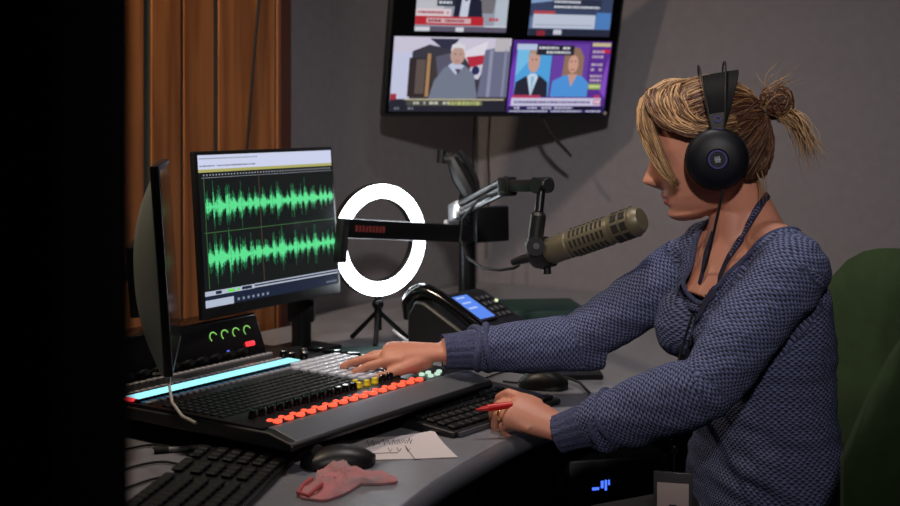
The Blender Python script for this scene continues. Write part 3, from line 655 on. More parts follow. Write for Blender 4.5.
# ---------------------------------------------------------------- telephone
ph0 = V((-.095,2.76,0)); ph = empty('desk_telephone', ph0+V((.1,0,DZ)), 0, 'black desk telephone with a lit blue display behind the outstretched arm', 'telephone')
pf = frame(ph0+V((0,0,DZ)), -B)        # x: towards the user (front), y: along A, z up
yS = 1 if (pf.to_3x3() @ V((0,1,0))).dot(A) > 0 else -1
def py_(v): return v*yS
b = MB(pf); pr = [(0,.0),(0,.09),(.02,.122),(.045,.120),(.215,.030),(.22,0)]
n = len(pr); y0, y1 = py_(0), py_(.245)
b.add([(x,y0,z) for x,z in pr]+[(x,y1,z) for x,z in pr], [tuple(range(n)), tuple(range(2*n-1,n-1,-1))]+[(i,(i+1)%n,n+(i+1)%n,n+i) for i in range(n)])
b.build('body', M_black, ph, bevel=.006)
sd = V((.17,0,-.095)).normalized(); face = pf @ frame((.045,0,.120), (0,yS,0), V((.090,0,.17)).normalized())   # x along A, y: ?
ys_ = 1 if (face.to_3x3() @ V((0,1,0))).z < 0 else -1    # +y*ys_ runs down the face
def fbox(b, x0, x1, d0, d1, z0, z1, r=.002): 
    a_, c_ = sorted((d0*ys_, d1*ys_)); b.rbox(x0,x1,a_,c_,z0,z1,r,1)
b = MB(face); fbox(b,.085,.158,.004,.105,-.001,.006); b.build('display_frame', M_gloss, ph)
b = MB(face); fbox(b,.092,.150,.010,.098,.004,.0068,.0005); dsp = b.build('display', glow('phone_blue', (92,140,245), .95), ph)
b = MB(face)
for k in range(3): fbox(b,.098,.13,.016+k*.02,.021+k*.02,.0068,.0072,.0001)
b.build('display_text', glow('phone_text', (190,210,255), .9), dsp)
pk0 = None
for i in range(4):
    for j in range(3):
        b = MB(face); fbox(b,.175+j*.02,.190+j*.02,.02+i*.022,.034+i*.022,0,.004); b.build('key', M_dark, ph)
for i in range(6): b = MB(face); fbox(b,.066,.078,.008+i*.016,.018+i*.016,0,.004); b.build('key', M_dark, ph)
b = MB(face)
fbox(b,.20,.215,-.004,-.001,.001,.004,.0005); 
b = MB(pf); hy = py_(.026)
b.tube(catmull([V(q_) for q_ in [(-.008,hy,.076),(-.004,hy,.116),(.02,hy,.138),(.06,hy,.134),(.13,hy,.100),(.19,hy,.062),(.222,hy,.046),(.232,hy,.024)]], 29), [(lambda L_, x_: L_[int(x_)]*(1-x_%1)+L_[min(7,int(x_)+1)]*(x_%1))([.019,.026,.022,.017,.016,.018,.026,.018], i_/4) for i_ in range(29)], 20, flat=.85); b.build('handset', M_gloss, ph)
MB(pf).rbox(-.012,-.004,py_(.02)-.004,py_(.02)+.004,.10,.106,.001).build('hook_light', M_steel, ph)
MB().box(0,0.0001,0,0.0001,0,.0001) if False else None
MB(face).cyl((.222,ys_*.05,.004),(.222,ys_*.05,.008),.004).build('message_light', glow('msg', (235,255,200), 1.0), ph)
# binder behind telephone and loose folder by the console
b = MB(frame(V((.06,3.18,DZ)), V((1,.12,0)))); b.rbox(.03,.30,-.0,.22,0,.028,.004); o = b.build('ring_binder', M_teal)
tag(at_origin(o, (.2,3.2,DZ)), 'dark teal flat binder lying on the desk behind the telephone', 'binder')
fo = V((-.40,2.83,DZ)); b = MB(frame(fo, A)); 
o = MB(frame(V((-.31,2.66,DZ)), V((.9,.25,0)))).rbox(.0,.20,0,.14,0,.006,.002).build('folder', M_teal); tag(at_origin(o, (-.2,2.72,DZ)), 'thin dark green folder on the desk below the ring light', 'folder')
o = MB().tube([pix(393,330,2.93)+V((0,0,.0)), pix(411,344,2.80)+V((0,0,0))], .003, 8); o = o.build('pen', M_white); tag(o, 'thin white pen lying by the telephone, left of its handset', 'pen')

# ---------------------------------------------------------------- keyboards
def keyboard(origin, xdir, name_label, L_=.45, W_=.155, row_n=19, strip=False):
    f = frame(origin, xdir); k = empty('keyboard', origin, 0, name_label, 'keyboard', None)
    b = MB(f); exl2 = [(0,0),(0,.010),(W_,.022),(W_,0)]; n = 4
    b.add([(0,y,z) for y,z in exl2]+[(L_,y,z) for y,z in exl2], [tuple(range(n)), tuple(range(2*n-1,n-1,-1))]+[(i,(i+1)%n,n+(i+1)%n,n+i) for i in range(n)])
    b.build('case', M_black, k, bevel=.003)
    sl = math.atan2(.012, W_); kf = f @ Matrix.Translation((0,0,.0105)) @ Matrix.Rotation(sl,4,'X'); proto = None
    minv = mw(k).inverted()
    for r in range(6):
        y = .016+r*.0228+(.005 if r == 5 else 0)
        x = .012
        widths = [.0165]*20
        if r == 0: widths = [.022,.018,.018,.105,.018,.018,.02,.0165,.0165,.0165,.0165,.0165,.0165,.0165][:12]
        i = 0
        while x < L_-.028:
            w_ = widths[i] if i < len(widths) else .0165
            if r > 0 and abs(x-.285) < .010: x = .300
            if r > 0 and abs(x-.360) < .010: x = .372
            if x+w_ > L_-.008: break
            if proto is None or abs(w_-.0165) > 1e-5:
                o = MB().rbox(0,w_,-.008,.008,0,.0055,.0018,1).build('key', KEYM, k, raw=True)
                if abs(w_-.0165) < 1e-5: proto = o
            else: o = proto.copy(); COL.objects.link(o); o.parent = k
            o.matrix_basis = minv @ kf @ Matrix.Translation((x, y, 0))
            x += w_+.0028; i += 1
    if strip: MB(f).rbox(.01,L_-.06,-.006,.0,.002,.009,.001).build('front_strip', M_alu, k, label='pale strip along the front edge')
    return k, f
KEYM = mat('keycap', (18,18,20), .55, spec=.35)
dl = V((.15,.989,0)).normalized()
keyboard(V((-.302,1.462,DZ)), dl, 'black keyboard at the bottom left corner beside the pink cloth', W_=.140)
dr = V((.62,.78,0)).normalized()
keyboard(V((.006,2.045,DZ)), dr, 'black keyboard between the mixing console and the hand with the pen', L_=.318, strip=True)
# ---------------------------------------------------------------- mice, papers, pens, mask
def mouse(origin, xdir, label, L_=.115, W_=.062, H_=.036):
    f = frame(origin, xdir); k = empty('computer_mouse', origin, 0, label, 'mouse')
    b = MB(f); n1, n2 = 16, 16; vs = []; 
    for i in range(n1+1):
        u = i/n1; x = (u-.5)*L_; hw = W_/2*(max(0,1-abs(2*u-1)**3.2))**.45; hh = H_*(math.sin(PI*min(1,(u*.92+.06)))**.6)
        for j in range(n2+1):
            t = PI*j/n2; vs.append((x, hw*math.cos(t), .003+hh*max(0,math.sin(t))**.75))
    fs = [(i*(n2+1)+j, i*(n2+1)+j+1, (i+1)*(n2+1)+j+1, (i+1)*(n2+1)+j) for i in range(n1) for j in range(n2)]
    b.add(vs, fs); b.prism([(-.45*L_+.9*L_*i/15 if True else 0, (W_/2-.002)*(max(0,1-abs(2*i/15-1)**3))**.45) for i in range(16)]+[(.45*L_-.9*L_*i/15, -(W_/2-.002)*(max(0,1-abs(2*i/15-1)**3))**.45) for i in range(16)], 0, .006)
    b.build('shell', M_black, k, fix=False)
    MB(f).cyl((L_*.27,-.004,H_*.86),(L_*.27,.004,H_*.86),.009).build('scroll_wheel', M_dark, k)
    MB(f).box(L_*.1,L_*.36,-.0006,.0006,H_*.8,H_*.93).build('button_split', M_blackm, k, smooth=False)
    return f
mouse(onz(338,466,DZ), V((-.93,-.2,0)), 'black mouse resting on the paper sheets beside the pink cloth', L_=.115, H_=.029)
mf2 = mouse(onz(543,388,DZ), V((-.9,.3,0)), 'small black mouse behind the pen-holding hand near the flat black pad', L_=.10)
o = MB(frame(onz(545,377,DZ), V((1,.0,0)))).rbox(0,.115,-.03,.06,0,.011,.004).build('drawing_pad', M_black); tag(at_origin(o, onz(560,373,DZ)), 'small flat black box lying on the desk behind the right mouse', 'flat box')
tag(MB().tube([onz(566,383,DZ)+V((0,0,.012)), onz(580,388,DZ)+V((0,0,.01)), onz(590,398,DZ)+V((0,0,.008)), onz(592,408,DZ)+V((-.002,0,.004))], .0028, 8).build('cable', M_blackm), 'black cable running from the right mouse over the desk edge', 'cable')
for i, (pts, lb) in enumerate((([(480,382),(495,376),(512,372),(530,376),(520,384),(503,383)], 'loose loop of black cable on the desk left of the right mouse'), ([(498,371),(510,368),(528,368),(548,371)], 'black cable stretched to the small flat black box'),
      ([(122,452),(150,447),(172,449),(190,452)], 'black cable on the desk at the far left behind the pen'), ([(122,472),(145,466),(165,464),(186,468)], 'black cable curving across the desk left of the bottom keyboard'), ([(122,492),(150,482),(172,478),(190,478)], 'black cable nearest the frame corner left of the bottom keyboard'))):
    q = [onz(x,y,DZ)+V((0,0,.0032)) for x, y in pts]
    tag(MB().tube(catmull(q, 24), .0019, 8).build('cable', M_blackm), lb, 'cable')
def sheet(name, pts, m, label, cat, zoff=.0008, marks=None, curl=0):
    q = [onz(x,y,DZ)+V((0,0,zoff)) for x,y in pts]; b = MB(); n = 8; vs = []
    for j in range(n+1):
        for i in range(n+1):
            u = i/n; v = j/n; p_ = (q[0]*(1-u)+q[1]*u)*(1-v)+(q[3]*(1-u)+q[2]*u)*v; p_.z += curl*max(0,u+v-1.5)**2+.0006*math.sin(5*u+3*v)**2
            vs.append(p_)
    fs = [(j*(n+1)+i, j*(n+1)+i+1, (j+1)*(n+1)+i+1, (j+1)*(n+1)+i) for j in range(n) for i in range(n)]
    top = vs; bot = [p_-V((0,0,.0005)) for p_ in vs]
    b.add(top, fs); b.add(bot, [f[::-1] for f in fs]); c = sum(q, V())/4; e = empty(name, V((c.x,c.y,DZ)), 0, label, cat)
    b.build('page', m, e, fix=False)
    if marks:
        b = MB(); r = random.Random(9)
        for mk in marks:
            b.tube([onz(x,y,DZ)+V((0,0,zoff+.0016)) for x,y in mk], .00045, 4)
        b.build('handwriting', M_ink, e)
    return e
M_ink = mat('ink', (60,52,66), .7)
mk = []
r = random.Random(3)
for i in range(9):
    x = 366+i*5.2; y = 444-i*.3; mk.append([(x,y+r.uniform(0,4)), (x+1.5,y-r.uniform(1,3)), (x+3,y+3), (x+4.5,y-1)])
for i in range(3): mk.append([(388+i*9,449),(390+i*9,453),(392+i*9,450)])
mk += [[(405,447),(416,462)],[(352,449),(360,462)],[(414,461),(421,461)],[(372,455),(398,454)]]
sheet('paper_sheet', [(326,462),(458,458),(434,434),(338,441)], M_paper, 'white handwritten paper sheet on the desk in front of the console', 'paper', marks=mk, curl=.02)
sheet('paper_sheet', [(286,463),(305,467),(330,452),(312,447)], M_paper, 'small white paper corner showing behind the left mouse', 'paper', zoff=.0016)
sheet('paper_sheet', [(140,500),(182,500),(214,470),(182,470)], M_paper, 'white paper partly under the bottom left keyboard', 'paper', zoff=.0006)
pe = empty('pen', onz(180,453,DZ), 0, 'dark pen with clear barrel on the desk behind the bottom left keyboard', 'pen')
a0, a1 = onz(154,454,DZ)+V((0,0,.005)), onz(206,450,DZ)+V((0,0,.005))
MB().tube([a0+(a1-a0)*.28, a1-(a1-a0)*.05, a1], [.0042,.0042,.001], 10).build('barrel', mat('smoky_barrel', (160,160,164), .2), pe); MB().tube([a0, a0+(a1-a0)*.28], .0048, 10).build('cap', M_black, pe)
MB().ball(a0+V((0,0,.004)), .0025, 8).build('cap_tip', M_steel, pe)
# folded pink face mask
pts = [(297,495),(301,489),(315,487),(316,476),(320,468),(336,465),(351,466),(367,474),(384,477),(396,479),(398,484),(380,486),(361,486),(345,496),(325,503),(301,500)]
q = [onz(x,y,DZ) for x,y in pts]; c = sum(q, V())/len(q)
b = MB(); rings = 7; vs = []
npt = 44
def lerp_loop(q, t): t = t*len(q); i = int(t) % len(q); f_ = t-int(t); return q[i]*(1-f_)+q[(i+1)%len(q)]*f_
for k in range(rings+1):
    s = 1-k/rings
    for j in range(npt):
        p_ = c+(lerp_loop(q, j/npt)-c)*s; u = (p_-c).dot(V((1,0,0))); v_ = (p_-c).dot(V((0,1,0)))
        p_.z = DZ+.004+.009*(1-s**3)+.004*math.sin(u*110+v_*60)*(1-s**6)+.004*math.sin(v_*150-u*50)*(1-s**6)+.0025*math.sin(u*300+v_*170)*(1-s**4); vs.append(p_)
fs = [(k*npt+j, k*npt+(j+1)%npt, (k+1)*npt+(j+1)%npt, (k+1)*npt+j) for k in range(rings) for j in range(npt)]
b.add(vs, fs); vs2 = [V((p_.x,p_.y,DZ+.001)) for p_ in vs[:npt]]; b.add(vs[:npt]+vs2, [(j,(j+1)%npt,npt+(j+1)%npt,npt+j) for j in range(npt)]+[tuple(range(npt,2*npt))])
mk_ = empty('cloth_mask', c.xy.to_3d()+V((0,0,DZ)), 0, 'crumpled pink patterned cloth mask lying on the desk', 'face mask'); b.build('cloth', M_pink, mk_, fix=True, angle=60)
b = MB(); b.tube([onz(312,487,DZ)+V((0,0,.012)), onz(303,492,DZ)+V((0,0,.010)), onz(298,497,DZ)+V((0,0,.006)), onz(308,500,DZ)+V((0,0,.006)), onz(322,494,DZ)+V((0,0,.014))], .003, 8); b.build('ear_loop', mat('pink_elastic', (190,90,92), .8), mk_)

# ---------------------------------------------------------------- computer tower under the desk
tw = empty('computer_tower', (.40,2.62,0), 0, 'black computer tower under the desk with small blue lights', 'computer')
b = MB(frame(V((.23,2.42,0)), V((1,.25,0)))); b.rbox(0,.21,0,.42,.0,.60,.006); b.build('case', M_black, tw)
b = MB(frame(V((.23,2.42,0)), V((1,.25,0)))); 
for x, z, w_, h in ((.048,.540,.014,.005),(.066,.543,.005,.014),(.074,.538,.004,.020),(.081,.548,.003,.010)): b.box(x,x+w_,-.0015,0,z,z+h)
b.build('status_light', glow('blue_status', (70,110,255), 1.6), tw, smooth=False)

# ---------------------------------------------------------------- chairs
def chair(base, rz, label, bz0, bz1, bw, tilt=.1, off=.24, drop=.2, ex=4.2):
    # local: +x is where the sitter faces; backrest at -x
    k = empty('swivel_chair', base, rz, label, 'chair', None); T = mw(k)
    b = MB(T); b.rbox(-.24,.24,-.24,.24,.37,.435,.03,4); b.build('seat', M_green, k, angle=60)
    n1, n2 = 14, 16; b = MB(T)
    def P(u, v, th):
        y = (u-.5)*bw; s = (abs(2*u-1))**2.6
        zt = bz1-drop*(abs(2*u-1))**ex; zb_ = bz0+.06*(abs(2*u-1))**4
        z = zb_+(zt-zb_)*v; x = -off-tilt*(z-.5)+.06*abs(2*u-1)**2+th*(1-.75*max(abs(2*u-1),abs(2*v-1))**6)
        return (x, y, z)
    vs = [P(i/n1,j/n2,.030) for j in range(n2+1) for i in range(n1+1)]+[P(i/n1,j/n2,-.030) for j in range(n2+1) for i in range(n1+1)]
    K = (n1+1)*(n2+1); fs = []
    for j in range(n2):
        for i in range(n1):
            a_ = j*(n1+1)+i; fs += [(a_,a_+1,a_+n1+2,a_+n1+1), (K+a_+n1+1,K+a_+n1+2,K+a_+1,K+a_)]
    bd_ = [i for i in range(n1)]+[j*(n1+1)+n1 for j in range(n2)]+[n2*(n1+1)+i for i in range(n1,0,-1)]+[j*(n1+1) for j in range(n2,0,-1)]
    for i in range(len(bd_)): a_, c_ = bd_[i], bd_[(i+1)%len(bd_)]; fs.append((a_,K+a_,K+c_,c_))
    b.add(vs, fs); b.build('backrest', M_green, k, angle=60)
    b = MB(T); b.tube([(-.05,0,.36),(-off+.02,0,.36),(-off-.035,0,.43),(-off-.04,0,bz0+.12)], [.02,.02,.018,.016], 10); b.build('back_support', M_black, k)
    b = MB(T); b.cyl((0,0,.10),(0,0,.37),.028); b.build('gas_column', M_black, k)
    for q in range(5):
        t = q*2*PI/5; d_ = V((math.cos(t),math.sin(t),0)); b = MB(T); b.tube([V((0,0,.11)),d_*.30+V((0,0,.085))], [.028,.018], 8); b.build('leg', M_black, k)
        b = MB(T); c_ = d_*.30; s_ = V((-d_.y,d_.x,0))*.022; b.cyl(c_+V((0,0,.03))-s_, c_+V((0,0,.03))+s_, .03); b.tube([c_+V((0,0,.03)), c_+V((0,0,.09))], .008, 6); b.build('caster', M_blackm, k)
    return k
FB = V((-.94,-.34,0)).normalized()         # way the person's chest faces
LB = V((0,0,1)).cross(FB)                  # towards the person's left (near side)
chair(V((.59,2.17,0)), math.atan2(FB.y,FB.x), 'dark green swivel chair the person sits on, backrest behind the person', .56, 1.022, .46, off=.255, tilt=.06, drop=.14, ex=4.5)
chair(V((.79,1.53,0)), math.radians(-90), 'empty green upholstered chair in the lower right foreground', .52, 1.055, .52, tilt=.0, off=.22, drop=.25, ex=2.2)
#PERSON
from mathutils import noise
from mathutils.bvhtree import BVHTree
Z = V((0,0,1))
Nb = pix(748,243,2.14)
Sn = pix(793,270,2.0); Sf = pix(690,268,2.27)
En = pix(706,387,1.94); Wn = pix(567,432,2.03)
Ef = pix(576,342,2.32); Wf = pix(443,352,2.27)
FH = V((-.98,.17,0)).normalized(); LH = Z.cross(FH); pitch = math.radians(9)
HU = FH*math.cos(pitch)-Z*math.sin(pitch); HW = HU.cross(LH)
H0 = pix(707,150,2.13)
HM = Matrix((HU, LH, HW)).transposed().to_4x4(); HM.translation = H0
def hp(u, v, w_): return HM @ V((u, v, w_))
person = empty('person', V((.56,2.15,0)), 0, 'person with tied-back blonde hair in a blue knitted jumper reaching over the console', 'person')
pinv = mw(person).inverted()
# --- torso as horizontal sections: (row, column, half depth, half width)
SEC = [(600,777,.115,.165),(560,776,.13,.18),(520,773,.125,.175),(470,767,.112,.158),(430,763,.104,.148),(380,757,.108,.148),(330,753,.112,.158),(295,753,.100,.165),(272,754,.082,.158),(256,752,.062,.125),(244,749,.050,.080)]
def torso(b, shrink=0, low=0):
    n = 36; vs = []; S = SEC
    # resample smoothly
    st = []
    for i in range(len(S)-1):
        for k in range(3):
            t = k/3; st.append([S[i][q]*(1-t)+S[i+1][q]*t for q in range(4)])
    st.append(S[-1])
    for py, px, rd, rw in st:
        c = pix(px, py, 2.14)
        for j in range(n):
            t = 2*PI*j/n; ct, sn = math.cos(t), math.sin(t)
            ct = math.copysign(abs(ct)**.85, ct); sn = math.copysign(abs(sn)**.85, sn)
            vs.append(c+FB*ct*max(.01,rd-shrink)+LB*sn*max(.01,rw-shrink))
    m = len(st)
    fs = [(i*n+j, i*n+(j+1)%n, (i+1)*n+(j+1)%n, (i+1)*n+j) for i in range(m-1) for j in range(n)]
    fs += [tuple(range(n-1,-1,-1)), tuple((m-1)*n+j for j in range(n))]
    b.add(vs, fs)
    bc = pix(752,326,2.14)
    for s_ in (-1, 1):
        b.ball(bc+FB*.085+LB*.068*s_, (.062-shrink,.060-shrink,.062-shrink), 20)
    b.tube([bc+FB*.05+Z*.09, bc+FB*.075+Z*.04], [.06-shrink,.07-shrink], 14)
def baked(b, name, mats, parent, voxel, smooth, post=None, label=None):
    me, bm = b.mesh(name, mats, None); bmesh.ops.recalc_face_normals(bm, faces=bm.faces); bm.to_mesh(me); bm.free()
    o = bpy.data.objects.new('tmp', me); COL.objects.link(o)
    m = o.modifiers.new('r','REMESH'); m.mode = 'VOXEL'; m.voxel_size = voxel; m.adaptivity = 0
    m = o.modifiers.new('s','SMOOTH'); m.factor = .5; m.iterations = smooth
    dg = bpy.context.evaluated_depsgraph_get(); dg.update()
    me2 = bpy.data.meshes.new_from_object(o.evaluated_get(dg)); bpy.data.objects.remove(o)
    me2.materials.clear()
    for m in (mats if isinstance(mats,(list,tuple)) else [mats]): me2.materials.append(m)
    if post: post(me2)
    me2.transform(mw(parent).inverted()); me2.shade_smooth(); me2.name = name
    o = bpy.data.objects.new(name, me2); COL.objects.link(o); o.parent = parent
    if label: o['label'] = label
    return o
# --- head
HT = [  # w, front, back, half width
 (-.114,.060,.030,.004),(-.110,.070,.018,.020),(-.102,.077,.0,.033),(-.088,.080,-.030,.046),(-.070,.082,-.052,.057),(-.050,.084,-.068,.064),(-.030,.086,-.080,.069),(-.010,.088,-.090,.073),(.012,.0925,-.096,.0755),(.040,.092,-.099,.0765),(.068,.083,-.095,.071),(.090,.064,-.083,.059),(.106,.038,-.062,.040),(.114,.010,-.034,.018),(.1155,-.005,-.016,.004)]
def hsec(w_):
    for i in range(len(HT)-1):
        if HT[i][0] <= w_ <= HT[i+1][0]:
            t = (w_-HT[i][0])/(HT[i+1][0]-HT[i][0]); return [HT[i][k]*(1-t)+HT[i+1][k]*t for k in (1,2,3)]
    return HT[-1][1:]
def gs_(x, s): return math.exp(-(x/s)**2)
def head_mesh(b):
    n = 72; ws = [-.114+.2295*i/84 for i in range(85)]; ws[-1] = .1155; vs = []
    for w_ in ws:
        f, bk, hw = hsec(w_); uc = -.006 if w_ > -.1 else max(-.006,(f+bk)/2)
        if not bk < uc < f: uc = (f+bk)/2
        for j in range(n):
            t = 2*PI*j/n; c_, s_ = math.cos(t), math.sin(t)
            if c_ > 0: p, q = .82, .92
            else: p, q = .95, .95
            u = uc+(f-uc if c_ > 0 else uc-bk)*math.copysign(abs(c_)**p, c_); v = hw*math.copysign(abs(s_)**q, s_)
            if c_ > 0:
                av = abs(v); d = 0
                # nose
                if -.056 < w_ < .012:
                    if w_ > -.038: hgt = .003+.030*((.012-w_)/.050)**1.2
                    else: hgt = .033*max(0,(w_+.056)/.018)**.7
                    d += hgt*gs_(v, .0085+.006*min(1,max(0,(.012-w_)/.05)))
                d += .008*gs_(w_+.041,.007)*gs_(av-.013,.006)                 # nostril wings
                d += .0075*gs_(w_+.066,.0055)*gs_(v,.020)+.0065*gs_(w_+.078,.0055)*gs_(v,.018)
                d -= .003*gs_(w_+.072,.002)*gs_(v,.022); d -= .004*gs_(w_+.088,.005)*gs_(v,.020)
                d += .006*gs_(w_+.101,.009)*gs_(v,.020)
                d -= .012*gs_(w_+.006,.013)*gs_(av-.032,.015); d += .004*gs_(w_-.014,.008)*gs_(av-.028,.020)
                d += .003*gs_(w_+.035,.018)*gs_(av-.042,.018)
                u += d
            vs.append(hp(u, v, w_))
    m = len(ws); fs = [(i*n+j, i*n+(j+1)%n, (i+1)*n+(j+1)%n, (i+1)*n+j) for i in range(m-1) for j in range(n)]
    fs += [tuple(range(n-1,-1,-1)), tuple((m-1)*n+j for j in range(n))]
    b.add(vs, fs)
def hand(b, W, x, z, thumb, bends, splay=(.10,.02,-.05,-.14), tb=((.55,.5),(.85,.2),(.9,.0)), palm=.088):
    # thumb: +1 thumb on +y side
    x = x.normalized(); z = (z-x*z.dot(x)).normalized(); y = z.cross(x)*thumb; info = {}
    b.tube([W-x*.03, W, W+x*.03, W+x*.06, W+x*palm, W+x*(palm+.010)], [.025,.0255,.031,.036,.0385,.033], 20, flat=.60, up=z)
    b.tube([W+x*.012+y*.012-z*.006, W+x*.045+y*.024-z*.012], [.016,.018], 12)
    offs = (.029,.010,-.0095,-.0275); lens = ((.043,.026,.021),(.047,.030,.022),(.043,.028,.021),(.034,.021,.019)); rad = (.0092,.0094,.0089,.0080)
    for k in range(4):
        p = W+x*(palm-.012+(.004 if k in (1,2) else 0)-(.008 if k == 3 else 0))+y*offs[k]+z*.003; d0 = (x*math.cos(splay[k])+y*math.sin(splay[k])).normalized(); ang = 0
        pts = [p-x*.02, p]; rs = [rad[k]*1.05, rad[k]*1.12]; 
        for s_ in range(3):
            ang += bends[k][s_]; dd = (d0*math.cos(ang)-z*math.sin(ang)).normalized(); L_ = lens[k][s_]
            pts += [p+dd*L_*.5, p+dd*L_]; rs += [rad[k]*(1.0-.08*s_)*.95, rad[k]*(1.02-.09*(s_+1))]; p = p+dd*L_
        b.tube(pts, rs, 12); b.ball(pts[-1], rs[-1], 10); info[k] = pts
    p = W+x*.028+y*.024-z*.006; pts = [p-y*.01, p]; rs = [.014,.0135]
    for (a_, e_), L_, rr in zip(tb, (.038,.030,.024), (.0115,.0105,.0085)):
        dd = (x*math.cos(a_*0+e_*0)*1.0+y*math.tan(a_)-z*e_).normalized(); p = p+dd*L_; pts.append(p); rs.append(rr)
    b.tube(pts, rs, 12); b.ball(pts[-1], rs[-1], 10); info['t'] = pts; info['xyz'] = (x,y,z)
    return info
body = MB()
head_mesh(body)
for s_ in (-1, 1):
    body.ball(hp(-.012,.0755*s_,-.022), (.018,.008,.030), 14, Matrix.Rotation(0,4,'X'))
nk = [hp(-.022,0,-.045), pix(738,204,2.135), pix(744,228,2.14), Nb-Z*.03]
body.tube(nk, [.052,.0485,.054,.070], 24)
torso(body, .012)
body.tube([pix(736,212,2.13)+FB*.004, Nb+FB*.030+Z*.0, Nb+FB*.045-Z*.05, pix(752,306,2.14)+FB*.052], [.040,.046,.048,.046], 24)
for q in (-1,1): body.tube([Nb+FB*.02+LB*.03*q, Nb+FB*.040+LB*.055*q-Z*.045, pix(752,310,2.14)+FB*.05+LB*.065*q], [.032,.040,.042], 18)
for S_, q in ((Sn, 1), (Sf, -1)):     # trapezius and shoulder
    body.tube([pix(752,206,2.14)-LB*0, Nb+LB*.05*q+Z*.012, Nb*.42+S_*.58+Z*.018, S_+Z*.004], [.034,.040,.044,.046], 18)
def arm(b, S_, E_, W_, rs, n=20):
    m = S_+(E_-S_)*.5; k = E_+(W_-E_)*.5
    b.tube([S_, S_+(E_-S_)*.25, m, S_+(E_-S_)*.85, E_, E_+(W_-E_)*.18, k, E_+(W_-E_)*.8, W_], rs, n); b.ball(S_, rs[0]*.98, 16)
arm(body, Sn, En, Wn, [.048,.044,.041,.037,.037,.038,.034,.028,.026]); arm(body, Sf, Ef, Wf, [.048,.044,.040,.036,.035,.037,.033,.027,.025])
xr = (pix(388,356,2.29)-Wf)
hr = hand(body, Wf+xr.normalized()*.012, xr, V((.05,-.25,1)), -1 if False else (1 if (V((.05,-.25,1)).cross(xr)).y < 0 else -1), ((.12,.18,.22),(.02,.14,.18),(.10,.22,.25),(.20,.30,.25)), splay=(.10,.0,-.06,-.16), tb=((.45,.15),(.25,.25),(.05,.25)))
xl = (pix(522,413,2.065)-Wn)
zl = V((-.15,-.55,1))
hl = hand(body, Wn+xl.normalized()*.012, xl, zl, 1 if (zl.cross(xl)).y > 0 else -1, ((.12,.75,.5),(.35,.8,.5),(.5,.95,.6),(.55,1.3,1.0)), splay=(.03,.0,-.03,-.06), tb=((.45,.35),(.15,.35),(-.05,.35)), palm=.082)
# legs
PE = pix(776,540,2.14); hips = []
knees = []
for q in (-1, 1):
    h_ = PE+LB*.085*q; h_.z = .525; kn = h_+FB*.44+LB*.02*q; kn.z = .505; an = kn+FB*-.06; an.z = .09
    body.tube([h_-FB*.03, h_+FB*.1, h_+FB*.3, kn], [.085,.082,.068,.056], 20); body.tube([kn, kn*.7+an*.3, kn*.4+an*.6, an], [.055,.053,.042,.032], 16); body.ball(kn, .056, 14)
    body.tube([an-Z*.035-FB*.03, an-Z*.045+FB*.06, an-Z*.055+FB*.15], [.032,.032,.024], 12); hips.append(h_); knees.append((kn, an))
def post_body(me):
    hi = HM.inverted()
    for p in me.polygons:
        c = hi @ p.center
        if c.x > .074 and abs(c.y) < .024*(1-((c.z+.072)/.014)**2 if abs(c.z+.072) < .012 else 0): p.material_index = 1
bo = baked(body, 'body', [M_skin, M_lip], person, .0030, 3, post_body)
# eyes, brows, lashes
for s_ in (-1, 1):
    e_ = MB(); e_.ball(hp(.0735,.031*s_,-.007), .0122, 18); eo = e_.build('eye', mat('eye_white', (210,205,200), .2) if s_ == -1 else bpy.data.materials['eye_white'], person)
    b = MB(HM @ Matrix.Translation((.0735,.031*s_,-.007)) @ Matrix.Rotation(PI/2,4,'Y') @ Matrix.Rotation(0,4,'X')); b.lathe([(0,.0127),(.0028,.0125),(.0055,.0113),(.0056,.0105)], 16); b.build('iris', mat('iris', (60,72,80), .2) if s_ == -1 else bpy.data.materials['iris'], eo)
    b = MB(); b.tube([hp(.0845,.018*s_,-.002), hp(.0865,.030*s_,.0005), hp(.078,.042*s_,-.004)], [.0012,.0022,.0012], 6)
    for k in range(7):
        t = k/6; b.tube([hp(.085-.006*t*t,(.020+.022*t)*s_,-.001), hp(.093-.004*t,(.021+.026*t)*s_,-.004)], [.0006,.0003], 4)
    b.build('eyelashes', M_blackm, person)
    b = MB(); b.tube([hp(.094,.012*s_,.012), hp(.0935,.028*s_,.017), hp(.081,.048*s_,.012)], [.0022,.0026,.0012], 8); b.build('eyebrow', HAIRS[3], person)
# --- jumper
sw = MB(); torso(sw, 0)
arm(sw, Sn, En, Wn*1.0+(En-Wn)*.06, [.060,.058,.056,.053,.052,.053,.050,.043,.030], 26)
arm(sw, Sf, Ef, Wf+(Ef-Wf)*.10, [.060,.058,.054,.051,.050,.050,.046,.041,.029], 26)
for S_, q in ((Sn, 1), (Sf, -1)): sw.tube([Nb+LB*.04*q-Z*.0, Nb*.4+S_*.6+Z*.012, S_], [.050,.056,.056], 20)
sw.tube([Nb+FB*.030+Z*.0, Nb+FB*.045-Z*.05, pix(752,306,2.14)+FB*.052], [.056,.062,.062], 24)
for q in (-1,1): sw.tube([Nb+FB*.02+LB*.03*q, Nb+FB*.040+LB*.055*q-Z*.045, pix(752,310,2.14)+FB*.05+LB*.065*q], [.044,.054,.056], 18)
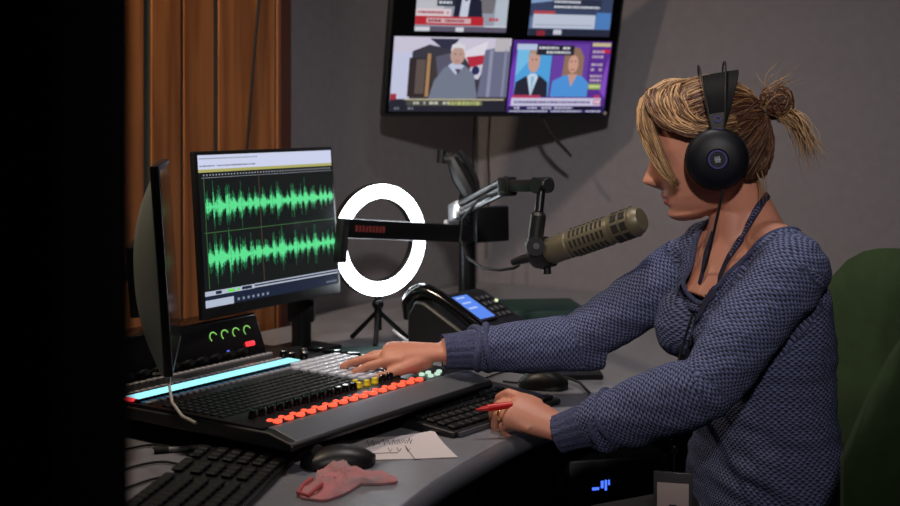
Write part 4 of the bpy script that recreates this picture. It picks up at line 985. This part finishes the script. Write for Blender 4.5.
# slack of the sleeves under the forearms
sw.tube([En+V((-.02,0,-.012)), En*.55+Wn*.45+V((0,0,-.014)), En*.25+Wn*.75+V((0,0,-.012)), En*.12+Wn*.88], [.046,.044,.042,.030], 20)
sw.tube([Ef+V((.05,0,-.010)), Ef*.6+Wf*.4+V((0,0,-.010)), Ef*.3+Wf*.7+V((0,0,-.006))], [.044,.040,.036], 18)
def neck_cut(p):
    r = p-Nb; l = r.dot(LB); f = r.dot(FB)
    t = abs((l-.022)/.105)
    zf = .950+.145*t**1.15
    zb = 1.052+.05*t**2
    k = min(1, max(0, (f+.03)/.06)); return p.z > zb*(1-k)+zf*k and t < 1.12
def post_sw(me):
    bm = bmesh.new(); bm.from_mesh(me)
    kill = [v for v in bm.verts if neck_cut(v.co)]
    bmesh.ops.delete(bm, geom=kill, context='VERTS')
    bm.normal_update()
    for v in bm.verts:
        c = v.co
        a_ = .0050*noise.noise(c*13)+.0036*noise.noise(V((c.x*12,c.y*12,c.z*46)))
        wz = max(0, 1-abs(c.z-.68)/.13); a_ += wz*.012*noise.noise(V((c.x*6+3,c.y*6,c.z*34+c.x*14)))
        a_ += .0011*noise.noise(c*75)
        v.co = c+v.normal*a_
    # ribbed neckline: thicken the open edge
    be = [e for e in bm.edges if e.is_boundary]
    global RIM; RIM = []
    nxt = {}
    for e in be:
        a_, c_ = e.verts; nxt.setdefault(a_.index, []).append(c_.index); nxt.setdefault(c_.index, []).append(a_.index)
    bm.verts.ensure_lookup_table(); seen = set(); loops = []
    idx = {v.index: v.co.copy() for e in be for v in e.verts}
    for st in idx:
        if st in seen: continue
        lp = [st]; seen.add(st); cur = st
        while True:
            nx = [q for q in nxt[cur] if q not in seen]
            if not nx: break
            cur = nx[0]; seen.add(cur); lp.append(cur)
        loops.append([idx[q] for q in lp])
    loops.sort(key=len); RIM = loops[-1]
    bm.to_mesh(me); bm.free()
def seg_co(p, a_, c_):
    d = c_-a_; t = max(0, min(1, (p-a_).dot(d)/d.length_squared)); q = a_+d*t; return (p-q).length, t*d.length, p-q
def stitch_attr(me):
    at = me.attributes.new('stitch', 'FLOAT_VECTOR', 'POINT'); data = []
    limbs = []
    for S_, E_, W_ in ((Sn,En,Wn),(Sf,Ef,Wf)):
        ax = (W_-S_).normalized(); e1 = V((0,-1,0)) + ax*ax.y; e1.normalize(); limbs.append((S_,E_,W_,ax,e1,ax.cross(e1)))
    for v in me.vertices:
        p = v.co; best = None
        for S_,E_,W_,ax,e1,e2 in limbs:
            L1 = (E_-S_).length; t1 = (p-S_).dot((E_-S_).normalized()); t2 = (p-E_).dot((W_-E_).normalized())
            for k_, (a_, c_) in enumerate(((S_,E_),(E_,W_))):
                d_, t_, r_ = seg_co(p, a_, c_)
                co = (L1+(t1-L1+t2)/2) if (t1 > L1 and t2 < 0) else (t1 if k_ == 0 else L1+t2)
                if best is None or d_ < best[0]: best = (d_, co, math.atan2(r_.dot(e2), r_.dot(e1)))
        if best[0] < .074 and (best[1] > .015 or best[0] < .06): data += [best[2]*.048, best[1], 1]
        else:
            r_ = p-Nb; data += [math.atan2(r_.dot(FB)+.0, r_.dot(LB))*.13, p.z, 0]
    at.data.foreach_set('vector', data)
_psw = post_sw
def post_sw(me): _psw(me); stitch_attr(me)
so = baked(sw, 'jumper', M_knit, person, .0040, 5, post_sw)
rim = RIM; n = len(rim); k = 10
sm = [sum((rim[(i+j)%n] for j in range(-k,k+1)), V())/(2*k+1) for i in range(0, n, 3)]; sm.append(sm[0])
b = MB(); b.tube(sm, .0042, 8, cap=False); b.build('neckline', M_rib, so, fix=True)
def cuff(W_, E_, r0, r1, L_, r2=None):
    d = (E_-W_).normalized(); b = MB(); n = 64; vs = []; m = 14
    e1 = d.orthogonal().normalized(); e2 = d.cross(e1)
    for i in range(m+1):
        t = i/m; rr = r0+(r1-r0)*t**2
        for j in range(n):
            a_ = 2*PI*j/n; r_ = rr+(.0014 if j % 4 < 2 else 0)
            vs.append(W_+d*(L_*t)+(e1*math.cos(a_)+e2*math.sin(a_))*r_)
    b.add(vs, [(i*n+j, i*n+(j+1)%n, (i+1)*n+(j+1)%n, (i+1)*n+j) for i in range(m) for j in range(n)])
    vs2 = [W_+d*.004+(p-W_)*.86 for p in vs[:n]]; b.add(vs[:n]+vs2, [(j,(j+1)%n,n+(j+1)%n,n+j) for j in range(n)])
    b.build('cuff', M_rib, so)
cuff(Wn+(En-Wn).normalized()*-.014, En, 0.0310,.036,.052); cuff(Wf+(Ef-Wf).normalized()*.000, Ef, .0310,.037,.058)
# bunched fabric rolls just above the cuffs
for W_, E_ in ((Wn,En),(Wf,Ef)):
    d = (E_-W_).normalized(); e1 = d.orthogonal().normalized(); e2 = d.cross(e1); b = MB()
    for o_, r_, tr in ((.060,.0375,.0065),(.078,.041,.006)):
        b.tube([W_+d*(o_+.006*math.sin(2*t+o_*90))+(e1*math.cos(t)+e2*math.sin(t))*r_*(1+.06*math.sin(3*t)) for t in [2*PI*i/32 for i in range(33)]], tr, 10, cap=False)
    b.build('sleeve_fold', M_rib, so)
# --- trousers and shoes
tr = MB()
pel = PE.copy(); pel.z = .525
tr.ball(pel, (.15,.17,.085), 20)
for q, (kn, an) in zip((-1,1), knees):
    h_ = hips[0 if q == -1 else 1]
    tr.tube([h_-FB*.04, h_+FB*.1, h_+FB*.3, kn], [.093,.092,.080,.068], 20); tr.tube([kn, kn*.7+an*.3, kn*.4+an*.6, an+Z*.01], [.067,.062,.055,.050], 16); tr.ball(kn, .068, 14)
baked(tr, 'trousers', M_trs, person, .007, 6)
for kn, an in knees:
    b = MB(); b.tube([an-Z*.03-FB*.045, an-Z*.038+FB*.05, an-Z*.05+FB*.17], [.046,.046,.036], 16); b.build('shoe', M_black, person)
# --- hair
hb = MB(); rnd = random.Random(11)
def strand(pts, r, m, n=12, sides=4, tip=.4, jit=.002):
    r *= .72
    p = catmull([V(q)+V([rnd.gauss(0,jit) for _ in range(3)]) for q in pts], n)
    hb.cur = m; hb.tube([HM @ q for q in p], [r*(1-(1-tip)*(i/(n-1))**2) for i in range(n)], sides)
EC = V((-.004,0,.006)); ER = (.104,.0835,.1145)
def ell(d, k=1.0):
    d = V(d).normalized(); return EC+V((d.x*ER[0], d.y*ER[1], d.z*ER[2]))*k
# underlying scalp layer
vs = []; n1, n2 = 64, 44
def hairline(az):         # lowest elevation covered, az 0 = face front, pi = back
    a_ = abs(az); return .95-.55*min(1,a_/1.0) if a_ < 1.0 else (.40-.10*(a_-1.0)/.6 if a_ < 1.6 else max(-.62, .30-1.6*(a_-1.6)))
for i in range(n1):
    az = -PI+2*PI*i/n1
    for j in range(n2+1):
        e0_ = hairline(az); el = e0_+(PI/2-e0_)*j/n2
        vs.append(HM @ ell((math.cos(el)*math.cos(az), math.cos(el)*math.sin(az), math.sin(el)), .975))
hb.cur = 4; hb.add(vs, [(i*(n2+1)+j, ((i+1)%n1)*(n2+1)+j, ((i+1)%n1)*(n2+1)+j+1, i*(n2+1)+j+1) for i in range(n1) for j in range(n2)])
BUN = V((-.126,0,.062))
def slerp_path(d0, d1, k0=1.0, k1=1.0, n=6, lift=0.0):
    d0 = V(d0).normalized(); d1 = V(d1).normalized(); a_ = d0.angle(d1); out = []
    for i in range(n):
        t = i/(n-1); d = (d0*math.sin((1-t)*a_)+d1*math.sin(t*a_))/math.sin(a_); out.append(ell(d, k0+(k1-k0)*t+lift*math.sin(PI*t)))
    return out
bd1 = (BUN-EC).normalized()
for s_ in (1,-1):
    for i in range(520):       # from parting and temples back to the bun
        t = rnd.random(); az = rnd.uniform(.05,1.75); e0_ = hairline(az); el = e0_+(PI/2-e0_)*rnd.random()**2.4*.8
        d = V((math.cos(el)*math.cos(az), math.cos(el)*math.sin(az)*s_, math.sin(el)))
        k_ = rnd.uniform(.99,1.05)
        pth = slerp_path(d, bd1+V((0,rnd.uniform(-.12,.12)+.1*s_,rnd.uniform(-.15,.15))), .985, k_, lift=rnd.uniform(.0,.035))
        m = rnd.choice((1,1,2,0,0,1)) if az < .7 else rnd.choice((0,3,3,3,1,4))
        strand(pth+[BUN+V([rnd.gauss(0,.008) for _ in range(3)])], rnd.uniform(.0012,.0022), m, n=13)
    for i in range(330):       # nape and behind the ear, up to the bun
        az = rnd.uniform(1.6,PI); e0_ = hairline(az); el = e0_+(.5-e0_)*rnd.random()
        d = V((math.cos(el)*math.cos(az), math.cos(el)*math.sin(az)*s_, math.sin(el)))
        strand(slerp_path(d, bd1+V((0,rnd.uniform(-.1,.1)+.08*s_,rnd.uniform(-.12,.1))), .985, 1.03, n=5, lift=.01)+[BUN], rnd.uniform(.0012,.002), rnd.choice((3,3,0,4)), n=10)
# fringe falling over the forehead to the cheek (near side longer)
for s_ in (1,-1):
    for i in range(400 if s_ == 1 else 170):
        t = rnd.random(); o_ = rnd.uniform(0,1)
        q = [(.012-.03*t,.004*s_,.117),(.055-.02*t,(.010+.012*t)*s_,.124-.004*t),(.096-.012*t-.006*o_,(.018+.022*t)*s_,.100-.004*t),
             (.108-.016*t-.010*o_,(.030+.026*t)*s_,.062),(.102-.018*t-.010*o_,(.048+.020*t)*s_,.022),(.088-.014*t-.010*o_,(.064+.012*t)*s_,-.018),(.068-.008*t-.006*o_,(.073+.006*t)*s_,-.046)]
        cut = rnd.choice((5,6,7,7,7)); 
        if cut == 7 and rnd.random() < .6: q.append((.050-.004*o_,.074*s_,-.072+.012*rnd.random()))
        strand(q[:max(cut,5)], rnd.uniform(.0011,.0021), rnd.choice((2,2,1,0,1,2) if o_ < .6 else (1,0,3,1)), n=16, tip=.25, jit=.0022)
    for i in range(440):     # swept from the parting over the temple, backwards under the band
        t = rnd.random(); q = [(.062-.07*t,.004*s_,.118),(.086-.07*t,.032*s_,.108),(.086-.068*t,.060*s_,.080),(.066-.062*t,.080*s_,.050),(.020-.045*t,.087*s_,.026+.02*t),(-.05,.080*s_,.020+.03*t)]
        strand(q, rnd.uniform(.0012,.0022), rnd.choice((1,2,0,1,3)), n=13, jit=.0028)
# bun: looped locks
for i in range(620):
    ax = V((rnd.gauss(0,.6), rnd.gauss(0,1.0)+.5, rnd.gauss(0,.6))).normalized(); e1 = ax.orthogonal().normalized(); e2 = ax.cross(e1)
    a0 = rnd.uniform(0,2*PI); rr = rnd.uniform(.022,.0285); o_ = ax*rnd.uniform(-.012,.012); rr = math.sqrt(max(1e-5, rr*rr-o_.length_squared))
    strand([BUN+o_+(e1*math.cos(a0+k_*.5)+e2*math.sin(a0+k_*.5))*rr for k_ in range(6)], rnd.uniform(.0013,.0022), rnd.choice((3,3,3,0,4,1)), n=10, tip=.8, jit=.0012)
hb.cur = 3; hb.ball(HM @ BUN, .022, 16)
# loose ends under and behind the bun
for i in range(110):
    a_ = rnd.uniform(-.9,.25); L_ = rnd.uniform(.045,.10); st = BUN+V((-.012+rnd.uniform(-.01,.02), rnd.uniform(-.015,.015), -.018+rnd.uniform(-.01,.01)))
    d = V((-.32+a_*.45, rnd.uniform(-.3,.3), -.85)); d.normalize()
    strand([st, st+d*L_*.35+V((-.008,0,.004)), st+d*L_*.7+V((-.006,0,-.004)), st+d*L_+V((0,rnd.gauss(0,.006),-.012))], rnd.uniform(.0006,.0013), rnd.choice((2,2,1,2)), n=8, tip=.2, jit=.003)
for i in range(26):
    st = BUN+V((rnd.uniform(-.01,.02),rnd.uniform(-.01,.01),.022)); d = V((rnd.uniform(-1,.3),rnd.uniform(-.4,.4),rnd.uniform(.1,1))).normalized(); L_ = rnd.uniform(.02,.05)
    strand([st, st+d*L_*.5, st+d*L_+V((-.012,0,-.002))], .0006, rnd.choice((1,2,3)), n=6, tip=.3)
for i in range(26):      # wisps at the nape
    st = V((-.075+rnd.uniform(-.01,.01), rnd.uniform(-.05,.06), -.045)); strand([st, st+V((-.006,.002,-.02)), st+V((-.004,.004,-.045-rnd.random()*.02))], .0006, rnd.choice((1,3,2)), n=6, tip=.2)
hair = hb.build('hair', HAIRS, person, fix=False, angle=180)
b = MB(HM @ Matrix.Translation(V((-.103,0,.050))) @ Matrix.Rotation(PI/2,4,'Y')); b.lathe([(.016,-.006),(.020,-.003),(.020,.003),(.016,.006)], 24); b.build('hair_tie', M_black, hair)

# ---------------------------------------------------------------- headphones
hd = empty('headphones', hp(0,0,.125), 0, 'large black headphones with twin wire arcs worn by the person', 'headphones')
for s_ in (1,-1):
    cf_ = HM @ Matrix.Translation(V((-.011,.079*s_,-.014))) @ Matrix.Rotation(-s_*PI/2,4,'X')     # local z outwards
    MB(cf_).lathe([(.034,-.004),(.044,-.004),(.0515,.003),(.0515,.012),(.046,.018),(.034,.019)], 44).build('ear_pad', M_blackm, hd)
    cup_ = MB(cf_).lathe([(.046,.014),(.0500,.018),(.0495,.026),(.044,.033),(.030,.038),(.018,.040),(.016,.0385),(0,.0385)], 48).build('ear_cup', mat('headphone_plastic', (10,12,20), .5, spec=.3) if s_ == 1 else bpy.data.materials['headphone_plastic'], hd)
    b = MB(cf_); torus_flat(b,.0125,.0152,.038,.0408,36); b.build('emblem_ring', mat('violet_ring', (64,58,120), .35,.4) if s_ == 1 else bpy.data.materials['violet_ring'], cup_)
    b = MB(cf_)
    for k_ in range(3): b.box(-.004+k_*.003,-.002+k_*.003,-.005,.005,.0385,.0395)
    b.box(-.005,.005,-.001,.001,.0385,.0396); b.build('emblem', mat('emblem_grey', (140,142,156), .4) if s_ == 1 else bpy.data.materials['emblem_grey'], cup_)
    # yoke plate up from the cup
    y_ = s_; b = MB(HM)
    b.prism([(-.027,.018),(-.008,.018),(-.010,.060),(-.034,.060)], 0, .005, Matrix(((1,0,0,0),(0,0,s_,.0985*s_),(0,1,0,0),(0,0,0,1)))); b.build('yoke', M_black, hd)
    for w_, c_ in ((.030,.006),(.050,.0055)):
        b = MB(HM @ Matrix.Translation(V((-.019-w_*.06,.104*s_,w_))) @ Matrix.Rotation(-s_*PI/2,4,'X')); torus_flat(b,c_*.62,c_,0,.0022,24); b.build('rivet_ring', bpy.data.materials['violet_ring'], hd)
def band(half_v, top, w0, width_top, width_low, th, nm, m, u0=-.010, du=0):
    b = MB(HM); n = 40; vs = []
    for i in range(n+1):
        t = -PI/2+PI*i/n; v = half_v*math.copysign(abs(math.sin(t))**.85, math.sin(t)); w_ = w0+(top-w0)*abs(math.cos(t))**.8
        k_ = max(0,(w_-w0)/(top-w0)); wd = width_low+(width_top-width_low)*k_**.9
        nv = V((0, math.sin(t), math.cos(t)))
        for a_, z_ in ((-1,0),(1,0),(1,1),(-1,1)): vs.append(V((u0+a_*wd/2+du*k_, v, w_))+nv*th*z_)
    fs = [(i*4+j, i*4+(j+1)%4, (i+1)*4+(j+1)%4, (i+1)*4+j) for i in range(n) for j in range(4)]+[(3,2,1,0),(n*4,n*4+1,n*4+2,n*4+3)]
    b.add(vs, fs); return b.build(nm, m, hd)
band(.0985,.1235,.040,.060,.024,.0035,'headband', mat('black_leather', (6,6,7), .7, spec=.12, bump=(120,.3,.001)), u0=-.022, du=-.020)
for q in (-1,1):
    pts = []
    for i in range(33):
        t = -PI/2+PI*i/32; k_ = abs(math.cos(t))**.75; pts.append(hp(-.018-.012*k_+q*(.009+.013*k_), .1035*math.copysign(abs(math.sin(t))**.8, math.sin(t)), .02+.124*k_))
    MB().tube(pts, .0016, 8).build('wire_arc', M_black, hd)
text_mesh('K', .008, HM @ Matrix.Translation(V((-.006,.1075,.098))) @ Matrix.Rotation(PI/2,4,'X') @ Matrix.Rotation(PI,4,'Y'), 'mark', bpy.data.materials['emblem_grey'], hd) if False else None

# ---------------------------------------------------------------- surfaces to lay straps on
bvh_t = None
tb_ = MB(); torso(tb_, -.004); tb_.tube([Nb, Nb*.4+Sn*.6+Z*.012, Sn], [.052,.058,.058], 20); tb_.tube([Nb, Nb*.4+Sf*.6+Z*.012, Sf], [.052,.058,.058], 20); tb_.tube(nk, [.054,.0505,.056,.072], 24)
def _tris(o, keep=None):
    M_ = mw(o); return [M_ @ v.co for v in o.data.vertices], [list(p.vertices) for p in o.data.polygons if keep is None or keep(p)]
_at = so.data.attributes['stitch'].data
v1, f1 = _tris(so, lambda p: _at[p.vertices[0]].vector[2] < .5 or (pinv.inverted() @ so.data.vertices[p.vertices[0]].co-Sn).length < .05)
v2, f2 = _tris(bo, lambda p: (pinv.inverted() @ bo.data.vertices[p.vertices[0]].co - Nb).length < .20 and bo.data.vertices[p.vertices[0]].co.z < 1.16)
bvh_t = BVHTree.FromPolygons(v1+v2, f1+[[i+len(v1) for i in f] for f in f2])
def onbody(px, py, off=.004, fallback=2.0):
    d = pix(px, py, 1.0)-V((0,0,HC)); h = bvh_t.ray_cast(V((0,0,HC)), d.normalized())
    return (h[0]-d.normalized()*off) if h[0] else pix(px, py, fallback)
def lay(p, off):
    out = []
    for q in p:
        h = bvh_t.find_nearest(q)
        if h[0] is not None and (q-h[0]).dot(h[1]) < off and (q-h[0]).length < .06: q = h[0]+h[1]*off
        out.append(q)
    for _ in range(2): out = [out[0]]+[(out[i-1]+out[i]*2+out[i+1])/4 for i in range(1,len(out)-1)]+[out[-1]]
    return out
def ribbon(pts, wd, th, name, m, parent, n=30):
    p = lay(catmull(pts, n), .0045); b = MB(); vs = []
    for i in range(n):
        t = (p[min(i+1,n-1)]-p[max(i-1,0)]).normalized(); h = bvh_t.find_nearest(p[i]); nn = (p[i]-h[0]).normalized() if h[0] is not None and (p[i]-h[0]).length > 1e-5 else V((0,-1,0))
        if nn.dot(V((0,-1,0))) < 0: nn = -nn
        s_ = t.cross(nn).normalized(); nn = s_.cross(t)
        for a_, z_ in ((-1,0),(1,0),(1,1),(-1,1)): vs.append(p[i]+s_*wd/2*a_+nn*th*z_)
    fs = [(i*4+j, i*4+(j+1)%4, (i+1)*4+(j+1)%4, (i+1)*4+j) for i in range(n-1) for j in range(4)]+[(3,2,1,0),((n-1)*4,(n-1)*4+1,(n-1)*4+2,(n-1)*4+3)]
    b.add(vs, fs); return b.build(name, m, parent), p
ly = empty('lanyard', Nb+Z*.02, 0, 'dark navy lanyard round the neck with a badge holder at the waist', 'lanyard')
bn = onbody(762,200,.003)
back_n = [bn+V((.02,.03,.004)), bn]
st1, pth = ribbon([bn+V((.012,.035,.004)), bn, onbody(751,222), onbody(738,245), onbody(724,270), onbody(711,295), onbody(700,318), onbody(692,345), onbody(686,380), onbody(681,415), onbody(675,443,.008)], .0125, .0014, 'strap', M_navy, ly, 44)
ribbon([onbody(714,232), onbody(706,255), onbody(702,280), onbody(699,305), onbody(693,335), onbody(686,370), onbody(680,410), onbody(674,443,.010)], .008, .0014, 'strap', M_navy, ly, 36)
# pale woven letter marks on the near strap
b = MB(); rn_ = random.Random(2)
for i in range(6, 15):
    c_ = pth[i]; t = (pth[i+1]-pth[i]); h = bvh_t.find_nearest(c_); nn = (c_-h[0]).normalized(); s_ = t.normalized().cross(nn)
    for k_ in range(2):
        o_ = c_+t*(.15+.5*k_)+nn*.0022
        q = [o_-s_*.0032, o_+s_*.0032]; b.tube(q, .0006, 4)
        if (i+k_) % 2: b.tube([q[0], q[0]+t*.32], .0006, 4)
        if (i+k_) % 3: b.tube([q[1], q[1]+t*.32], .0006, 4)
b.build('lettering', mat('lanyard_print', (120,122,150), .7), st1)
cl = onbody(674,446,.012)
b = MB(); b.rbox(-.006,.006,-.004,.004,-.012,.010,.002,2,Matrix.Translation(cl)); b.tube([cl-Z*.01, onbody(673,472,.016)], .0022, 6); b.build('clip', M_metal, ly)
MB().ball(cl+V((0,-.006,.0)), .0028, 8).build('clip_stud', M_steel, ly)
bc_ = onbody(673,500,.016); bfr = frame(bc_, V((.97,-.22,0)))
MB(bfr).rbox(-.031,.031,-.003,.003,-.045,.045,.002).build('badge_holder', mat('badge_plastic', (70,68,72), .3), ly)
MB(bfr).rbox(-.025,.025,-.0042,-.002,-.041,.028,.0005).build('badge_card', mat('badge_card', (190,170,166), .6), ly)
b = MB(bfr); b.box(-.006,.006,-.0048,-.004,-.012,-.006); b.box(-.014,.014,-.0048,-.004,-.022,-.017); b.build('badge_print', M_ink, ly)
def lay_c(p, n): return lay(catmull(p, n), .005)
hc_ = hp(-.012,.100,-.062)
tag(MB().tube(lay_c([hc_, hc_+V((-.001,-.002,-.01)), hc_*.5+onbody(698,300,.014)*.5+V((0,-.006,0)), onbody(698,300,.014), onbody(689,325,.014), onbody(682,348,.016), onbody(677,368,.018), onbody(672,395,.02), pix(668,440,1.99)], 50), .0022, 8).build('cable', M_blackm), 'thin black headphone cable hanging down over the front of the jumper', 'cable')
# necklace pendant
# red pen in the near hand
pA = hl[0][-1]; pT = hl['t'][-1]; gp = (pA+pT)*.5
pdir = (pix(478,409,2.06)-pix(514,404,2.07)).normalized()
gp = pix(495,407,2.05)
rp = empty('pen', gp, 0, 'red pen held between thumb and fingers of the near hand', 'pen')
b = MB(); b.tube([gp-pdir*.030, gp-pdir*.028, gp+pdir*.012], [.003,.0055,.0060], 14); b.build('barrel', M_red, rp)
b = MB(); b.tube([gp+pdir*.012, gp+pdir*.022, gp+pdir*.032], [.0050,.0036,.0012], 14); b.build('tip', M_red, rp)
# ring on the ring finger
rp0, rp1 = hl[2][1], hl[2][3]; c_ = rp0*.22+rp1*.78; fm = frame((0,0,0), (rp1-rp0)); b = MB(Matrix.Translation(c_) @ fm @ Matrix.Rotation(PI/2,4,'Y'))
torus_flat(b,.0084,.0100,-.0018,.0018,32); o = b.build('ring', M_gold, bevel=.0005); tag(at_origin(o, c_), 'gold ring on a finger of the hand holding the red pen', 'ring')
